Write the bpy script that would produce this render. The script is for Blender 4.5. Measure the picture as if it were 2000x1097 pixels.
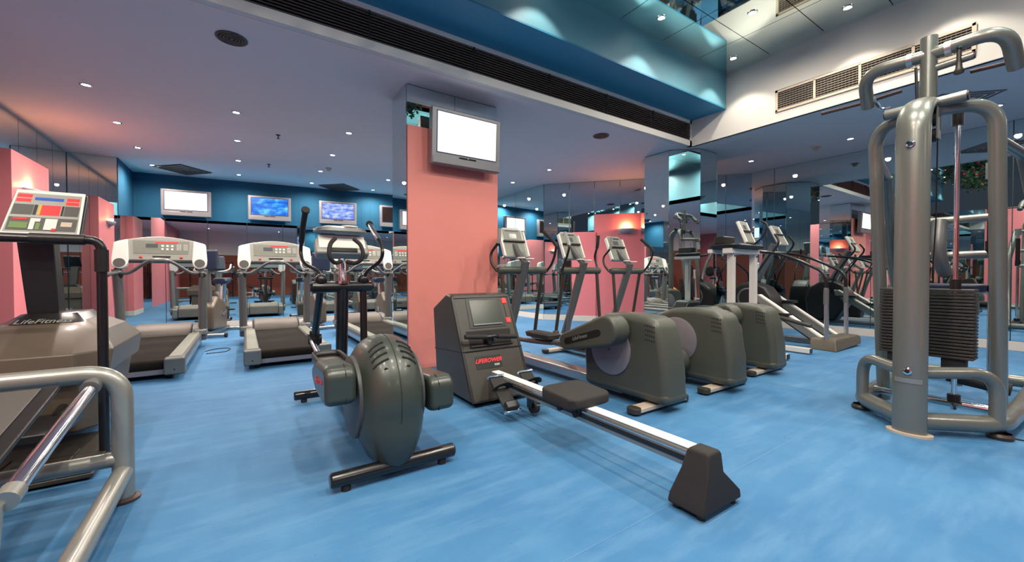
import bpy, bmesh, math, random
from mathutils import Vector, Matrix
random.seed(7)
PI = math.pi
SC = bpy.context.scene
COL = SC.collection
for o in list(bpy.data.objects):
    bpy.data.objects.remove(o)

# ------------------------------------------------------------------ camera, world, exposure
cam_d = bpy.data.cameras.new('camera')
cam_d.sensor_width = 36.0
cam_d.lens = 787.2 / 2000 * 36.0
cam_d.clip_start = 0.05
cam = bpy.data.objects.new('camera', cam_d)
COL.objects.link(cam)
cam.rotation_mode = 'QUATERNION'
_y, _p, _r = math.radians(33.72), math.radians(-0.882), math.radians(-0.0875)
fw = Vector((math.sin(_y)*math.cos(_p), math.cos(_y)*math.cos(_p), math.sin(_p)))
rt = Vector((math.cos(_y), -math.sin(_y), 0))
up = rt.cross(fw)
rt2 = rt*math.cos(_r) + up*math.sin(_r)
up2 = -rt*math.sin(_r) + up*math.cos(_r)
cam.rotation_quaternion = Matrix((rt2, up2, -fw)).transposed().to_quaternion()
cam.location = (0, 0, 1.0)
SC.camera = cam
W = bpy.data.worlds.new('world')
SC.world = W
W.use_nodes = True
W.node_tree.nodes['Background'].inputs[0].default_value = (0.5, 0.6, 0.8, 1)
W.node_tree.nodes['Background'].inputs[1].default_value = 0.05
SC.view_settings.view_transform = 'Standard'
SC.view_settings.look = 'None'
SC.view_settings.gamma = 1.0
SC.view_settings.use_curve_mapping = False
SC.view_settings.exposure = 0.60
SC.cycles.max_bounces = 14
SC.cycles.diffuse_bounces = 5
SC.cycles.glossy_bounces = 8
SC.cycles.sample_clamp_indirect = 6.0
SC.cycles.use_denoising = True
SC.cycles.caustics_reflective = False
SC.cycles.caustics_refractive = False
SPOT_W = 62.0        # each low-ceiling downlight
RECESS_W = 21.0      # each lamp in the mirrored recess ceiling
FILL_W = 66.0         # extra wide spots on some recess lamps, added as spill
SCONCE_W = 9.0

# ------------------------------------------------------------------ materials
def lin(c):
    return tuple((v/12.92 if v <= .04045 else ((v+.055)/1.055)**2.4) for v in c)
def rgb(r, g, b):
    return lin((r/255, g/255, b/255)) + (1,)
def mat(name, col, rough=.5, metal=0.0, noise=0.0, nscale=8.0, bump=0.0, bscale=120.0, coat=0.0, emit=None, es=0.0, spec=None):
    m = bpy.data.materials.new(name); m.use_nodes = True
    nt = m.node_tree; b = nt.nodes['Principled BSDF']
    b.inputs['Base Color'].default_value = col
    b.inputs['Roughness'].default_value = rough
    b.inputs['Metallic'].default_value = metal
    if coat: b.inputs['Coat Weight'].default_value = coat; b.inputs['Coat Roughness'].default_value = .15
    if spec is not None: b.inputs['Specular IOR Level'].default_value = spec
    if emit: b.inputs['Emission Color'].default_value = emit; b.inputs['Emission Strength'].default_value = es
    tc = nt.nodes.new('ShaderNodeTexCoord')
    if noise:
        n = nt.nodes.new('ShaderNodeTexNoise'); n.inputs['Scale'].default_value = nscale; n.inputs['Detail'].default_value = 5
        nt.links.new(tc.outputs['Object'], n.inputs['Vector'])
        mx = nt.nodes.new('ShaderNodeMix'); mx.data_type = 'RGBA'
        mx.inputs['A'].default_value = tuple(max(0, c*(1-noise)) for c in col[:3]) + (1,)
        mx.inputs['B'].default_value = tuple(min(1, c*(1+noise)) for c in col[:3]) + (1,)
        nt.links.new(n.outputs['Fac'], mx.inputs['Factor'])
        nt.links.new(mx.outputs['Result'], b.inputs['Base Color'])
    if bump:
        n2 = nt.nodes.new('ShaderNodeTexNoise'); n2.inputs['Scale'].default_value = bscale; n2.inputs['Detail'].default_value = 3
        nt.links.new(tc.outputs['Object'], n2.inputs['Vector'])
        bp = nt.nodes.new('ShaderNodeBump'); bp.inputs['Strength'].default_value = bump; bp.inputs['Distance'].default_value = .002
        nt.links.new(n2.outputs['Fac'], bp.inputs['Height'])
        nt.links.new(bp.outputs['Normal'], b.inputs['Normal'])
    return m

def floor_mat():
    m = bpy.data.materials.new('blue_rubber_floor'); m.use_nodes = True
    nt = m.node_tree; b = nt.nodes['Principled BSDF']; L = nt.links.new
    tc = nt.nodes.new('ShaderNodeTexCoord')
    def noise(scale, sx, sy, detail=6, rotz=0.0):
        mp = nt.nodes.new('ShaderNodeMapping'); mp.inputs['Scale'].default_value = (sx, sy, 1); mp.inputs['Rotation'].default_value = (0, 0, rotz)
        L(tc.outputs['Object'], mp.inputs['Vector'])
        n = nt.nodes.new('ShaderNodeTexNoise'); n.inputs['Scale'].default_value = scale; n.inputs['Detail'].default_value = detail; n.inputs['Roughness'].default_value = .62
        L(mp.outputs['Vector'], n.inputs['Vector']); return n
    n1 = noise(.8, 1.6, 1); n2 = noise(2.2, .8, 4.0, 7, .5); n3 = noise(60, 1, 1, 2)
    def mixc(f, a, c):
        mx = nt.nodes.new('ShaderNodeMix'); mx.data_type = 'RGBA'
        L(f, mx.inputs['Factor'])
        for s, v in (('A', a), ('B', c)):
            if isinstance(v, tuple): mx.inputs[s].default_value = v
            else: L(v, mx.inputs[s])
        return mx.outputs['Result']
    def ramp(x, a, c):
        r = nt.nodes.new('ShaderNodeMapRange'); r.inputs['From Min'].default_value = a; r.inputs['From Max'].default_value = c
        L(x, r.inputs['Value']); return r.outputs['Result']
    c = mixc(ramp(n1.outputs['Fac'], .32, .68), (.046, .170, .365, 1), (.075, .232, .44, 1))
    c = mixc(ramp(n2.outputs['Fac'], .46, .95), c, (.14, .30, .50, 1))
    c = mixc(ramp(n3.outputs['Fac'], .66, .80), c, (.05, .14, .33, 1))
    L(c, b.inputs['Base Color'])
    b.inputs['Roughness'].default_value = .48
    rr = nt.nodes.new('ShaderNodeMapRange'); rr.inputs['To Min'].default_value = .55; rr.inputs['To Max'].default_value = .75
    L(n2.outputs['Fac'], rr.inputs['Value']); L(rr.outputs['Result'], b.inputs['Roughness'])
    b.inputs['Specular IOR Level'].default_value = .16
    bp = nt.nodes.new('ShaderNodeBump'); bp.inputs['Strength'].default_value = .12; bp.inputs['Distance'].default_value = .002
    L(n3.outputs['Fac'], bp.inputs['Height']); L(bp.outputs['Normal'], b.inputs['Normal'])
    return m

def tv_mat(name, kind):
    m = bpy.data.materials.new(name); m.use_nodes = True
    nt = m.node_tree; b = nt.nodes['Principled BSDF']; L = nt.links.new
    b.inputs['Base Color'].default_value = (.01, .01, .012, 1); b.inputs['Roughness'].default_value = .15
    tc = nt.nodes.new('ShaderNodeTexCoord')
    if kind == 'white':
        b.inputs['Emission Color'].default_value = (.90, .93, 1, 1); b.inputs['Emission Strength'].default_value = 1.1
        return m
    mp = nt.nodes.new('ShaderNodeMapping'); mp.inputs['Scale'].default_value = (3, 3, 7); L(tc.outputs['Object'], mp.inputs['Vector'])
    n = nt.nodes.new('ShaderNodeTexNoise'); n.inputs['Scale'].default_value = 1.6 if kind == 'blue' else 2.6; n.inputs['Detail'].default_value = 5
    L(mp.outputs['Vector'], n.inputs['Vector'])
    r = nt.nodes.new('ShaderNodeValToRGB')
    e = r.color_ramp.elements
    e[0].position = .32; e[1].position = .72
    if kind == 'blue':
        e[0].color = (.0, .07, .55, 1); e[1].color = (.20, .75, 1, 1)
        k = e.new(.5); k.color = (.01, .22, .80, 1)
    else:
        e[0].color = (.03, .12, .60, 1); e[1].color = (.75, .75, .95, 1)
        k = e.new(.5); k.color = (.25, .38, .85, 1)
    L(n.outputs['Fac'], r.inputs['Fac']); L(r.outputs['Color'], b.inputs['Emission Color'])
    b.inputs['Emission Strength'].default_value = .75
    return m

def tint_noise(name, c1, c2, rough, scale):
    m = mat(name, c1, rough); nt = m.node_tree; b = nt.nodes['Principled BSDF']
    tc = nt.nodes.new('ShaderNodeTexCoord'); n = nt.nodes.new('ShaderNodeTexNoise'); n.inputs['Scale'].default_value = scale; n.inputs['Detail'].default_value = 4
    nt.links.new(tc.outputs['Object'], n.inputs['Vector'])
    mx = nt.nodes.new('ShaderNodeMix'); mx.data_type = 'RGBA'; mx.inputs['A'].default_value = c1; mx.inputs['B'].default_value = c2
    nt.links.new(n.outputs['Fac'], mx.inputs['Factor']); nt.links.new(mx.outputs['Result'], b.inputs['Base Color'])
    return m

M = {}
M['floor'] = floor_mat()
M['ceiling'] = mat('ceiling_paint', (.90, .80, .80, 1), .8, noise=.03, nscale=1.5)
M['white'] = mat('white_paint', (.76, .74, .70, 1), .7, noise=.03, nscale=2)
M['teal'] = mat('teal_wall_paint', (.005, .10, .20, 1), .8, noise=.06, nscale=2)
M['bluelit'] = mat('lit_blue_bulkhead_paint', (.15, .37, .47, 1), .5, noise=.05, nscale=2)  # bulkhead blue paled; the washed-out look under the lamps is put into the colour
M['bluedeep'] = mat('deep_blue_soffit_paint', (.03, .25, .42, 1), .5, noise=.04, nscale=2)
M['pink'] = mat('salmon_pink_paint', (.86, .29, .25, 1), .6, noise=.04, nscale=3)
M['pink2'] = mat('rose_pink_paint', (.76, .22, .25, 1), .6, noise=.04, nscale=3)
M['mirror'] = mat('mirror_glass', (.70, .80, .80, 1), .004, 1.0)
M['mirror_dark'] = mat('smoky_mirror_glass', (.48, .60, .66, 1), .006, 1.0)
M['mirror_ceiling'] = mat('ceiling_mirror_glass', (.78, .90, .86, 1), .03, 1.0)
M['edge'] = mat('mirror_edge', (.02, .05, .06, 1), .3)
M['glass_edge'] = mat('bevelled_glass_edge', (.55, .80, .80, 1), .08, .9)
M['dark'] = mat('dark_void', (.012, .011, .012, 1), .8)
M['brown_slat'] = mat('brown_slat_metal', (.085, .06, .052, 1), .45, .3)
M['cream_metal'] = mat('cream_metal', (.62, .53, .42, 1), .45, .1)
M['base'] = mat('skirting_paint', (.68, .64, .56, 1), .5, noise=.05)
M['lamp'] = mat('lamp_glow', (1, 1, 1, 1), .3, emit=(1, .93, .80, 1), es=26)
M['lamp_warm'] = mat('warm_lamp_glow', (1, .6, .3, 1), .3, emit=(1, .50, .18, 1), es=9)
M['chrome'] = mat('chrome', (.78, .78, .80, 1), .09, 1.0)
M['steel'] = mat('brushed_steel', (.55, .55, .54, 1), .3, 1.0, noise=.08, nscale=30)
M['silver'] = mat('silver_paint', (.30, .31, .285, 1), .32, .45, noise=.05, nscale=6, coat=.3)
M['silverdk'] = mat('grey_silver_paint', (.165, .172, .172, 1), .38, .4, noise=.05, nscale=6)
M['towersilver'] = mat('pale_silver_tube_paint', (.185, .198, .176, 1), .30, .35, noise=.06, nscale=4, coat=.4)
M['black'] = mat('black_plastic', (.012, .012, .013, 1), .38, noise=.2, nscale=20)
M['blackmetal'] = mat('black_metal', (.010, .010, .012, 1), .28, .2, coat=.4)
M['rubber'] = mat('black_rubber', (.018, .017, .017, 1), .75, bump=.4, bscale=200)
M['belt'] = mat('treadmill_belt', (.013, .011, .010, 1), .85, noise=.25, nscale=14, bump=.3, bscale=260, spec=.12)
M['green'] = mat('grey_green_plastic', (.040, .052, .043, 1), .36, noise=.10, nscale=5, bump=.12, bscale=300, coat=.15)
M['olive'] = mat('grey_olive_plastic', (.066, .074, .060, 1), .42, noise=.10, nscale=5, bump=.15, bscale=300)
M['lav'] = mat('satin_disc_metal', (.26, .245, .27, 1), .42, .4, noise=.05)
M['brown'] = mat('dark_taupe_plastic', (.040, .036, .029, 1), .42, noise=.12, nscale=6, bump=.2, bscale=250)
M['taupe'] = mat('taupe_plastic', (.105, .083, .060, 1), .42, noise=.12, nscale=5, coat=.2)
M['consilver'] = mat('console_silver', (.38, .39, .36, 1), .38, .2, noise=.05)
M['conwhite'] = mat('console_white', (.93, .93, .88, 1), .35)
M['congreen'] = mat('console_panel_grey', (.24, .26, .22, 1), .45, noise=.1, nscale=30)
M['condark'] = mat('console_panel_dark', (.10, .10, .095, 1), .4, noise=.15, nscale=20)
M['red'] = mat('red_print', (.75, .03, .03, 1), .4)
M['redglow'] = mat('red_led', (.6, .01, .01, 1), .4, emit=(1, .03, .03, 1), es=.9)
M['blueprint'] = mat('blue_print', (.02, .12, .60, 1), .4)
M['yellow'] = mat('yellow_print', (.9, .5, .03, 1), .4)
M['greenprint'] = mat('green_print', (.16, .28, .08, 1), .4)
M['whiteprint'] = mat('white_print', (.85, .85, .82, 1), .4)
M['lcd'] = mat('lcd_screen', (.10, .12, .13, 1), .2)
M['crt'] = mat('tinted_screen_glass', (.045, .055, .045, 1), .22, spec=.3)
M['tvframe'] = mat('tv_silver_casing', (.25, .245, .26, 1), .35, .3)
M['tvdark'] = mat('tv_bezel', (.03, .035, .10, 1), .3)
M['tvoff'] = mat('tv_screen_off', (.018, .012, .010, 1), .12)
M['tvwhite'] = tv_mat('tv_screen_white', 'white')
M['tvblue'] = tv_mat('tv_screen_blue', 'blue')
M['tvnews'] = tv_mat('tv_screen_news', 'news')
M['plate'] = mat('weight_plate_iron', (.055, .055, .050, 1), .42, .4, noise=.15, nscale=12)
M['whitemetal'] = mat('white_enamel', (.70, .68, .63, 1), .35, noise=.03)
M['leaf'] = mat('leaf_green', (.02, .10, .03, 1), .5, noise=.4, nscale=9)
M['flower'] = mat('red_flower', (.6, .03, .03, 1), .5)
M['orange'] = mat('orange_vinyl', (.85, .25, .02, 1), .4, noise=.1)
M['yellowball'] = mat('yellow_vinyl', (.95, .55, .02, 1), .4)
M['wood'] = mat('red_brown_panel', (.30, .075, .04, 1), .5, noise=.2, nscale=4)
M['bronze'] = mat('bronze_speaker_metal', (.085, .055, .05, 1), .5, .3)
M['padgrey'] = mat('grey_vinyl_pad', (.085, .082, .078, 1), .5, noise=.08, bump=.2, bscale=90)
M['cableblack'] = mat('black_cable', (.01, .01, .012, 1), .5)
M['sconce'] = mat('frosted_sconce_bowl', (.42, .38, .42, 1), .5)
M['hoodgrey'] = mat('hood_grey_plastic', (.13, .12, .108, 1), .5, noise=.08)
M['discdark'] = mat('dark_disc_plastic', (.075, .082, .082, 1), .45, noise=.05)
M['slatbrown'] = mat('vent_slat_metal', (.26, .215, .17, 1), .5, .1)
M['olivebrown'] = mat('olive_brown_plastic', (.085, .075, .056, 1), .5, noise=.08)
M['navy'] = mat('navy_vinyl', (.01, .02, .05, 1), .4)

# ------------------------------------------------------------------ mesh helpers
class MB:
    def __init__(s): s.v = []; s.f = []
    def add(s, vs, fs):
        n = len(s.v); s.v += [tuple(v) for v in vs]; s.f += [tuple(i+n for i in f) for f in fs]; return s
    def box(s, a, b, rot=None, piv=None):
        x0, y0, z0 = a; x1, y1, z1 = b
        vs = [Vector(p) for p in ((x0,y0,z0),(x1,y0,z0),(x1,y1,z0),(x0,y1,z0),(x0,y0,z1),(x1,y0,z1),(x1,y1,z1),(x0,y1,z1))]
        if rot is not None:
            pv = Vector(piv) if piv is not None else (vs[0]+vs[6])/2
            vs = [rot @ (v-pv) + pv for v in vs]
        return s.add(vs, [(0,3,2,1),(4,5,6,7),(0,1,5,4),(1,2,6,5),(2,3,7,6),(3,0,4,7)])
    def prism(s, poly, a, b, axis='x', scale_b=None):
        # poly: 2D points in the plane normal to axis (x: (y,z); y: (x,z); z: (x,y))
        def P(p, t):
            return {'x': (t, p[0], p[1]), 'y': (p[0], t, p[1]), 'z': (p[0], p[1], t)}[axis]
        n = len(poly)
        pb = scale_b or poly
        vs = [P(p, a) for p in poly] + [P(p, b) for p in pb]
        fs = [tuple(range(n-1, -1, -1)), tuple(range(n, 2*n))] + [(i, (i+1) % n, n+(i+1) % n, n+i) for i in range(n)]
        return s.add(vs, fs)
    def tube(s, pts, r, seg=12, caps=True, closed=False, ry=None):
        pts = [Vector(p) for p in pts]; n = len(pts)
        rs = r if isinstance(r, (list, tuple)) else [r]*n
        tang = []
        for i in range(n):
            if closed: t = pts[(i+1) % n]-pts[i-1]
            elif i == 0: t = pts[1]-pts[0]
            elif i == n-1: t = pts[-1]-pts[-2]
            else: t = (pts[i+1]-pts[i]).normalized()+(pts[i]-pts[i-1]).normalized()
            tang.append(t.normalized())
        ref = Vector((0, 0, 1)) if abs(tang[0].z) < .9 else Vector((1, 0, 0))
        nrm = (ref - tang[0]*ref.dot(tang[0])).normalized()
        vs = []
        for i in range(n):
            nrm = (nrm - tang[i]*nrm.dot(tang[i])).normalized()
            bi = tang[i].cross(nrm)
            for k in range(seg):
                a = 2*PI*k/seg
                vs.append(pts[i] + nrm*(math.cos(a)*rs[i]) + bi*(math.sin(a)*(ry if ry else rs[i])))
        fs = []
        m = n if closed else n-1
        for i in range(m):
            j = (i+1) % n
            for k in range(seg):
                k2 = (k+1) % seg
                fs.append((i*seg+k, j*seg+k, j*seg+k2, i*seg+k2)[::-1])
        if caps and not closed:
            fs.append(tuple(range(seg))[::-1][::-1]); fs.append(tuple((n-1)*seg+k for k in range(seg))[::-1])
        return s.add(vs, fs)
    def cyl(s, a, b, r, seg=24): return s.tube([a, b], r, seg)
    def lathe(s, prof, c=(0, 0, 0), seg=24, axis='z', half=False):
        # prof: (r, h) pairs along axis
        vs = []; n = len(prof); tot = PI if half else 2*PI; m = seg+1 if half else seg
        for k in range(m):
            a = tot*k/seg
            for r_, h in prof:
                x, y, z = r_*math.cos(a), r_*math.sin(a), h
                if axis == 'x': x, y, z = h, r_*math.cos(a), r_*math.sin(a)
                if axis == 'y': x, y, z = r_*math.cos(a), h, r_*math.sin(a)
                vs.append((c[0]+x, c[1]+y, c[2]+z))
        fs = []
        for k in range(seg):
            k2 = (k+1) % m
            for i in range(n-1):
                fs.append((k*n+i, k2*n+i, k2*n+i+1, k*n+i+1))
        return s.add(vs, fs)
    def sphere(s, c, r, seg=16, sc=(1, 1, 1)):
        h = seg//2
        pr = [(max(1e-4, r*math.sin(PI*i/h)), -r*math.cos(PI*i/h)) for i in range(h+1)]
        n0 = len(s.v); s.lathe(pr, (0, 0, 0), seg)
        for i in range(n0, len(s.v)):
            x, y, z = s.v[i]; s.v[i] = (c[0]+x*sc[0], c[1]+y*sc[1], c[2]+z*sc[2])
        return s
    def loft(s, rings, caps=True):
        n = len(rings[0]); vs = [p for r_ in rings for p in r_]; fs = []
        for i in range(len(rings)-1):
            for k in range(n):
                k2 = (k+1) % n
                fs.append((i*n+k, i*n+k2, (i+1)*n+k2, (i+1)*n+k))
        if caps: fs.append(tuple(range(n))[::-1]); fs.append(tuple((len(rings)-1)*n+k for k in range(n)))
        return s.add(vs, fs)

def obj(name, mb, m, parent=None, bevel=0.0, bseg=2, smooth=True, ang=38, label=None, fix=True):
    me = bpy.data.meshes.new(name)
    me.from_pydata(mb.v, [], mb.f)
    if fix:
        bm = bmesh.new(); bm.from_mesh(me)
        bmesh.ops.remove_doubles(bm, verts=bm.verts, dist=1e-5)
        bmesh.ops.recalc_face_normals(bm, faces=bm.faces)
        bm.to_mesh(me); bm.free()
    me.materials.append(M[m] if isinstance(m, str) else m)
    if smooth:
        me.polygons.foreach_set('use_smooth', [True]*len(me.polygons))
        me.set_sharp_from_angle(angle=math.radians(ang))
    o = bpy.data.objects.new(name, me); COL.objects.link(o)
    if parent is not None: o.parent = parent
    if bevel:
        b = o.modifiers.new('bevel', 'BEVEL'); b.width = bevel; b.segments = bseg; b.limit_method = 'ANGLE'; b.angle_limit = math.radians(35)
        b.harden_normals = True
    if label: o['label'] = label
    return o
def tag(o, label, cat, group=None, kind=None):
    if label: o['label'] = label
    if cat: o['category'] = cat
    if group: o['group'] = group
    if kind: o['kind'] = kind
    return o
def thing(name, label, cat, loc=(0, 0, 0), rz=0.0, group=None):
    o = bpy.data.objects.new(name, None); COL.objects.link(o)
    o.location = loc; o.rotation_euler = (0, 0, rz); o.empty_display_size = .1
    return tag(o, label, cat, group)
def struct(name, mb, m, parent=None, **k):
    o = obj(name, mb, m, parent, **k)
    if parent is None: o['kind'] = 'structure'
    return o
def dup(root, loc, label, rz=None, group=None):
    r = root.copy(); COL.objects.link(r); r.location = loc
    if rz is not None: r.rotation_euler = (0, 0, rz)
    r['label'] = label
    if group: r['group'] = group
    for ch in list(root.children):
        c = ch.copy(); COL.objects.link(c); c.parent = r
        for g in list(ch.children):
            d = g.copy(); COL.objects.link(d); d.parent = c
    return r
def B(a, b, **k): return MB().box(a, b, **k)
def fillet(pts, rad, n=6):
    pts = [Vector(p) for p in pts]; out = [pts[0]]
    for i in range(1, len(pts)-1):
        r = rad[i-1] if isinstance(rad, (list, tuple)) else rad
        a = pts[i-1]-pts[i]; b = pts[i+1]-pts[i]
        la, lb = a.length, b.length; a.normalize(); b.normalize()
        t = min(r, la*.49, lb*.49)
        p0, p1 = pts[i]+a*t, pts[i]+b*t
        for k in range(n+1):
            u = k/n
            out.append(p0*(1-u)**2 + pts[i]*2*u*(1-u) + p1*u*u)
    out.append(pts[-1]); return out
def spline(pts, n=8):
    P = [Vector(p) for p in pts]; P = [P[0]*2-P[1]] + P + [P[-1]*2-P[-2]]; out = []
    for i in range(1, len(P)-2):
        for k in range(n):
            t = k/n
            out.append(.5*((2*P[i])+(P[i+1]-P[i-1])*t+(2*P[i-1]-5*P[i]+4*P[i+1]-P[i+2])*t*t+(-P[i-1]+3*P[i]-3*P[i+1]+P[i+2])*t**3))
    out.append(P[-2]); return out
def text(name, body, size, m, parent, mw, shear=0.0, ext=.0008, label=None):
    cu = bpy.data.curves.new(name, 'FONT'); cu.body = body; cu.size = size; cu.align_x = 'CENTER'; cu.align_y = 'CENTER'
    cu.shear = shear; cu.extrude = ext; cu.resolution_u = 3
    t = bpy.data.objects.new(name+'_tmp', cu); COL.objects.link(t)
    dg = bpy.context.evaluated_depsgraph_get()
    me = bpy.data.meshes.new_from_object(t.evaluated_get(dg)); bpy.data.objects.remove(t)
    me.transform(mw); me.materials.clear(); me.materials.append(M[m])
    o = bpy.data.objects.new(name, me); COL.objects.link(o)
    if parent is not None: o.parent = parent
    if label: o['label'] = label
    return o
def frame(o, xd, yd):
    xd = Vector(xd).normalized(); yd = Vector(yd); yd = (yd - xd*yd.dot(xd)).normalized(); zd = xd.cross(yd)
    m = Matrix((xd, yd, zd)).transposed().to_4x4(); m.translation = Vector(o); return m
def oriented(mb, m):
    mb.v = [tuple(m @ Vector(v)) for v in mb.v]; return mb

# ================================================================== SETTING
XL, XR, YB, ZC = -2.38, 8.375, -4.6, 3.0
struct('floor', B((XL-.1, YB-.1, -.06), (XR+.1, 11.3, 0)), 'floor', smooth=False)
fl = bpy.data.objects['floor']
for i, (a, b) in enumerate((((XL, 1.02), (XR, 1.14)), ((XL, -1.0), (XR, -.9)), ((XL, 3.1), (XR, 3.22)), ((XL, 5.2), (XR, 5.25)))):
    d = Vector((b[0]-a[0], b[1]-a[1], 0)).normalized(); nn = Vector((-d.y, d.x, 0))*.0016
    mb = MB(); mb.add([(a[0]-nn.x, a[1]-nn.y, .0006), (a[0]+nn.x, a[1]+nn.y, .0006), (b[0]+nn.x, b[1]+nn.y, .0006), (b[0]-nn.x, b[1]-nn.y, .0006)], [(0, 1, 2, 3)])
    obj('floor_seam', mb, tint_noise('seam_%d' % i, (.13, .31, .52, 1), (.07, .19, .40, 1), .6, 3), fl, smooth=False)
# ceilings: recess X -2.38..5.848, Y -1.6..3.16
struct('ceiling', B((XL, 4.63, 3.012), (XR, 11.3, 3.1)).box((XL, 3.765, 3.0), (XR, 4.63, 3.1)).box((5.868, YB, 3.0), (XR, 3.765, 3.1)).box((XL, YB, 3.0), (5.868, -.44, 3.1)), 'ceiling', smooth=False)
mc = struct('trim_1', B((XL, -.46, 3.935), (5.87, 3.18, 4.0)), 'dark', smooth=False)
ys = [3.165, 2.555, 1.96, 1.36, .76, .16, -.44]
xs = [5.85-.76*i for i in range(11)] + [XL]
for j in range(len(ys)-1):
    for i in range(len(xs)-1):
        obj('mirror_tile', B((xs[i+1]+.004, ys[j+1]+.004, 3.885), (xs[i]-.004, ys[j]-.004, 3.9)), 'mirror_ceiling', mc, smooth=False)
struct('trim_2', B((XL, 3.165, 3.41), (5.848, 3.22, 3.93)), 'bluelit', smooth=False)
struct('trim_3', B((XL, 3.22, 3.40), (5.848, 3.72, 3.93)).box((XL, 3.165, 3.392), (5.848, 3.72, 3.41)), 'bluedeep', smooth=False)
# vertical face with the long linear grille, Y = 3.70
lg = struct('trim_4', B((XL+.01, 3.70, 3.0), (5.868, 3.76, 3.085)).box((XL, 3.70, 3.345), (5.868, 3.76, 3.392)).box((5.80, 3.70, 3.0), (5.868, 3.76, 3.392)), 'white', smooth=False)
gr = thing('linear_air_grille', 'long dark slatted air grille running under the blue bulkhead above the gym floor', 'vent', (0, 3.7, 3.0))
obj('backing', B((XL+.02, .055, .085), (5.80, .06, .345)), 'dark', gr, smooth=False)
sl = MB()
for k in range(10):
    z = .095+k*.0262
    sl.box((XL+.02, -.004, z), (5.80, .03, z+.009), rot=Matrix.Rotation(math.radians(25), 3, 'X'))
sl = obj('slat', sl, 'brown_slat', gr, smooth=False); sl['kind'] = 'stuff'
for x in (-1.9, -1.05, -.1, .95, 2.0, 3.0, 3.95, 4.9):
    obj('divider', B((x, -.006, .085), (x+.012, .03, .345)), 'dark', gr, smooth=False)
# white bulkhead X = 5.848
struct('trim_5', B((5.848, -.44, 3.0), (5.90, 3.72, 3.93)), 'white', smooth=False)
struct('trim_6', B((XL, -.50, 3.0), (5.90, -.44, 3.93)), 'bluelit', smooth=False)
bv = thing('wall_air_vent', 'cream framed air vent of four slatted bays on the white bulkhead', 'vent', (5.848, 0, 3.12))
VY0, VY1 = .765, 2.51
obj('vent_frame', B((-.018, VY0, 0), (0, VY1, .03)).box((-.018, VY0, .25), (0, VY1, .28)).box((-.018, VY0, 0), (0, VY0+.03, .28)).box((-.018, VY1-.03, 0), (0, VY1, .28)), 'cream_metal', bv, bevel=.003)
obj('backing', B((-.004, VY0, .02), (-.001, VY1, .26)), 'dark', bv, smooth=False)
for k in range(1, 4):
    y = VY0+(VY1-VY0)*k/4
    obj('mullion', B((-.018, y-.012, .02), (0, y+.012, .26)), 'cream_metal', bv, smooth=False)
for b4 in range(4):
    y0 = VY0+(VY1-VY0)*b4/4+.014; y1 = VY0+(VY1-VY0)*(b4+1)/4-.014
    sl = MB()
    for k in range(8): sl.box((-.014, y0, .036+k*.0275), (-.002, y1, .044+k*.0275))
    for k in range(12):
        yy = y0+(y1-y0)*(k+.5)/12; sl.box((-.009, yy-.0015, .03), (-.006, yy+.0015, .25))
    sl = obj('slat', sl, 'slatbrown', bv, smooth=False); sl['kind'] = 'stuff'

def mirror_wall(name, pts, z0, z1, parent_m='edge', m='mirror', gap=.009, th=.012):
    """backing along a polyline of joints (left to right seen from the room) with one mirror panel per bay"""
    a, b = Vector((*pts[0], 0)), Vector((*pts[-1], 0)); d = (b-a).normalized(); n = Vector((-d.y, d.x, 0))
    mb = MB(); q = [a, b, b+n*.06, a+n*.06]
    mb.prism([(p.x, p.y) for p in q], z0, z1, 'z')
    w = struct(name, mb, parent_m, smooth=False)
    for i in range(len(pts)-1):
        p0 = Vector((*pts[i], 0))+d*gap/2; p1 = Vector((*pts[i+1], 0))-d*gap/2
        mb = MB(); mb.prism([((p0-n*th).x, (p0-n*th).y), ((p1-n*th).x, (p1-n*th).y), ((p1-n*.001).x, (p1-n*.001).y), ((p0-n*.001).x, (p0-n*.001).y)], z0+gap/2, z1-gap/2, 'z')
        obj('mirror_panel', mb, m, w, smooth=False)
    return w
def joints(a, b, n): return [(a[0]+(b[0]-a[0])*i/n, a[1]+(b[1]-a[1])*i/n) for i in range(n+1)]
# left wall mirror, joints every .553 m; room lies at +X of it
ly = [9.46-.553*i for i in range(14)]
mirror_wall('wall_left', [(XL, y) for y in ly[::-1]], 0.0, 3.012)
struct('wall_left_rear', B((XL-.06, YB, 0), (XL, ly[-1], 3.0)), 'pink2', smooth=False)
# far low mirror wall facing the camera
mirror_wall('wall_back_mirror', joints((-1.77, 9.5), (5.6, 9.5), 12), .12, 2.03)
struct('baseboard_back', B((-1.77, 9.475, 0), (5.6, 9.56, .12)), 'base', smooth=False, bevel=.004)
mirror_wall('wall_back_corner', joints((XL, 9.5), (-1.77, 9.5), 1), 0.0, 3.012)
struct('trim_7', B((-1.77, 9.5, 1.99), (-1.70, 10.7, 2.03)).box((-1.70, 9.56, 1.99), (5.6, 11.2, 2.03)), 'teal', smooth=False)
struct('wall_back_side', B((-1.80, 9.49, 2.03), (-1.76, 10.75, 3.012)), 'teal', smooth=False)
mb = MB(); mb.prism([(-1.78, 10.63), (5.7, 9.88), (5.7, 9.98), (-1.78, 10.73)], 2.03, 3.012, 'z')
struct('wall_back', mb, 'teal', smooth=False)
mb = MB()
for x in (-.25, .06, 1.08, 1.30, 2.42, 2.62):
    y = 10.63-(x+1.78)*.1003; mb.box((x, y-.006, 2.18), (x+.008, y+.01, 2.72))
pb = obj('wall_joint', mb, 'teal', bpy.data.objects['wall_back'], smooth=False)
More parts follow.
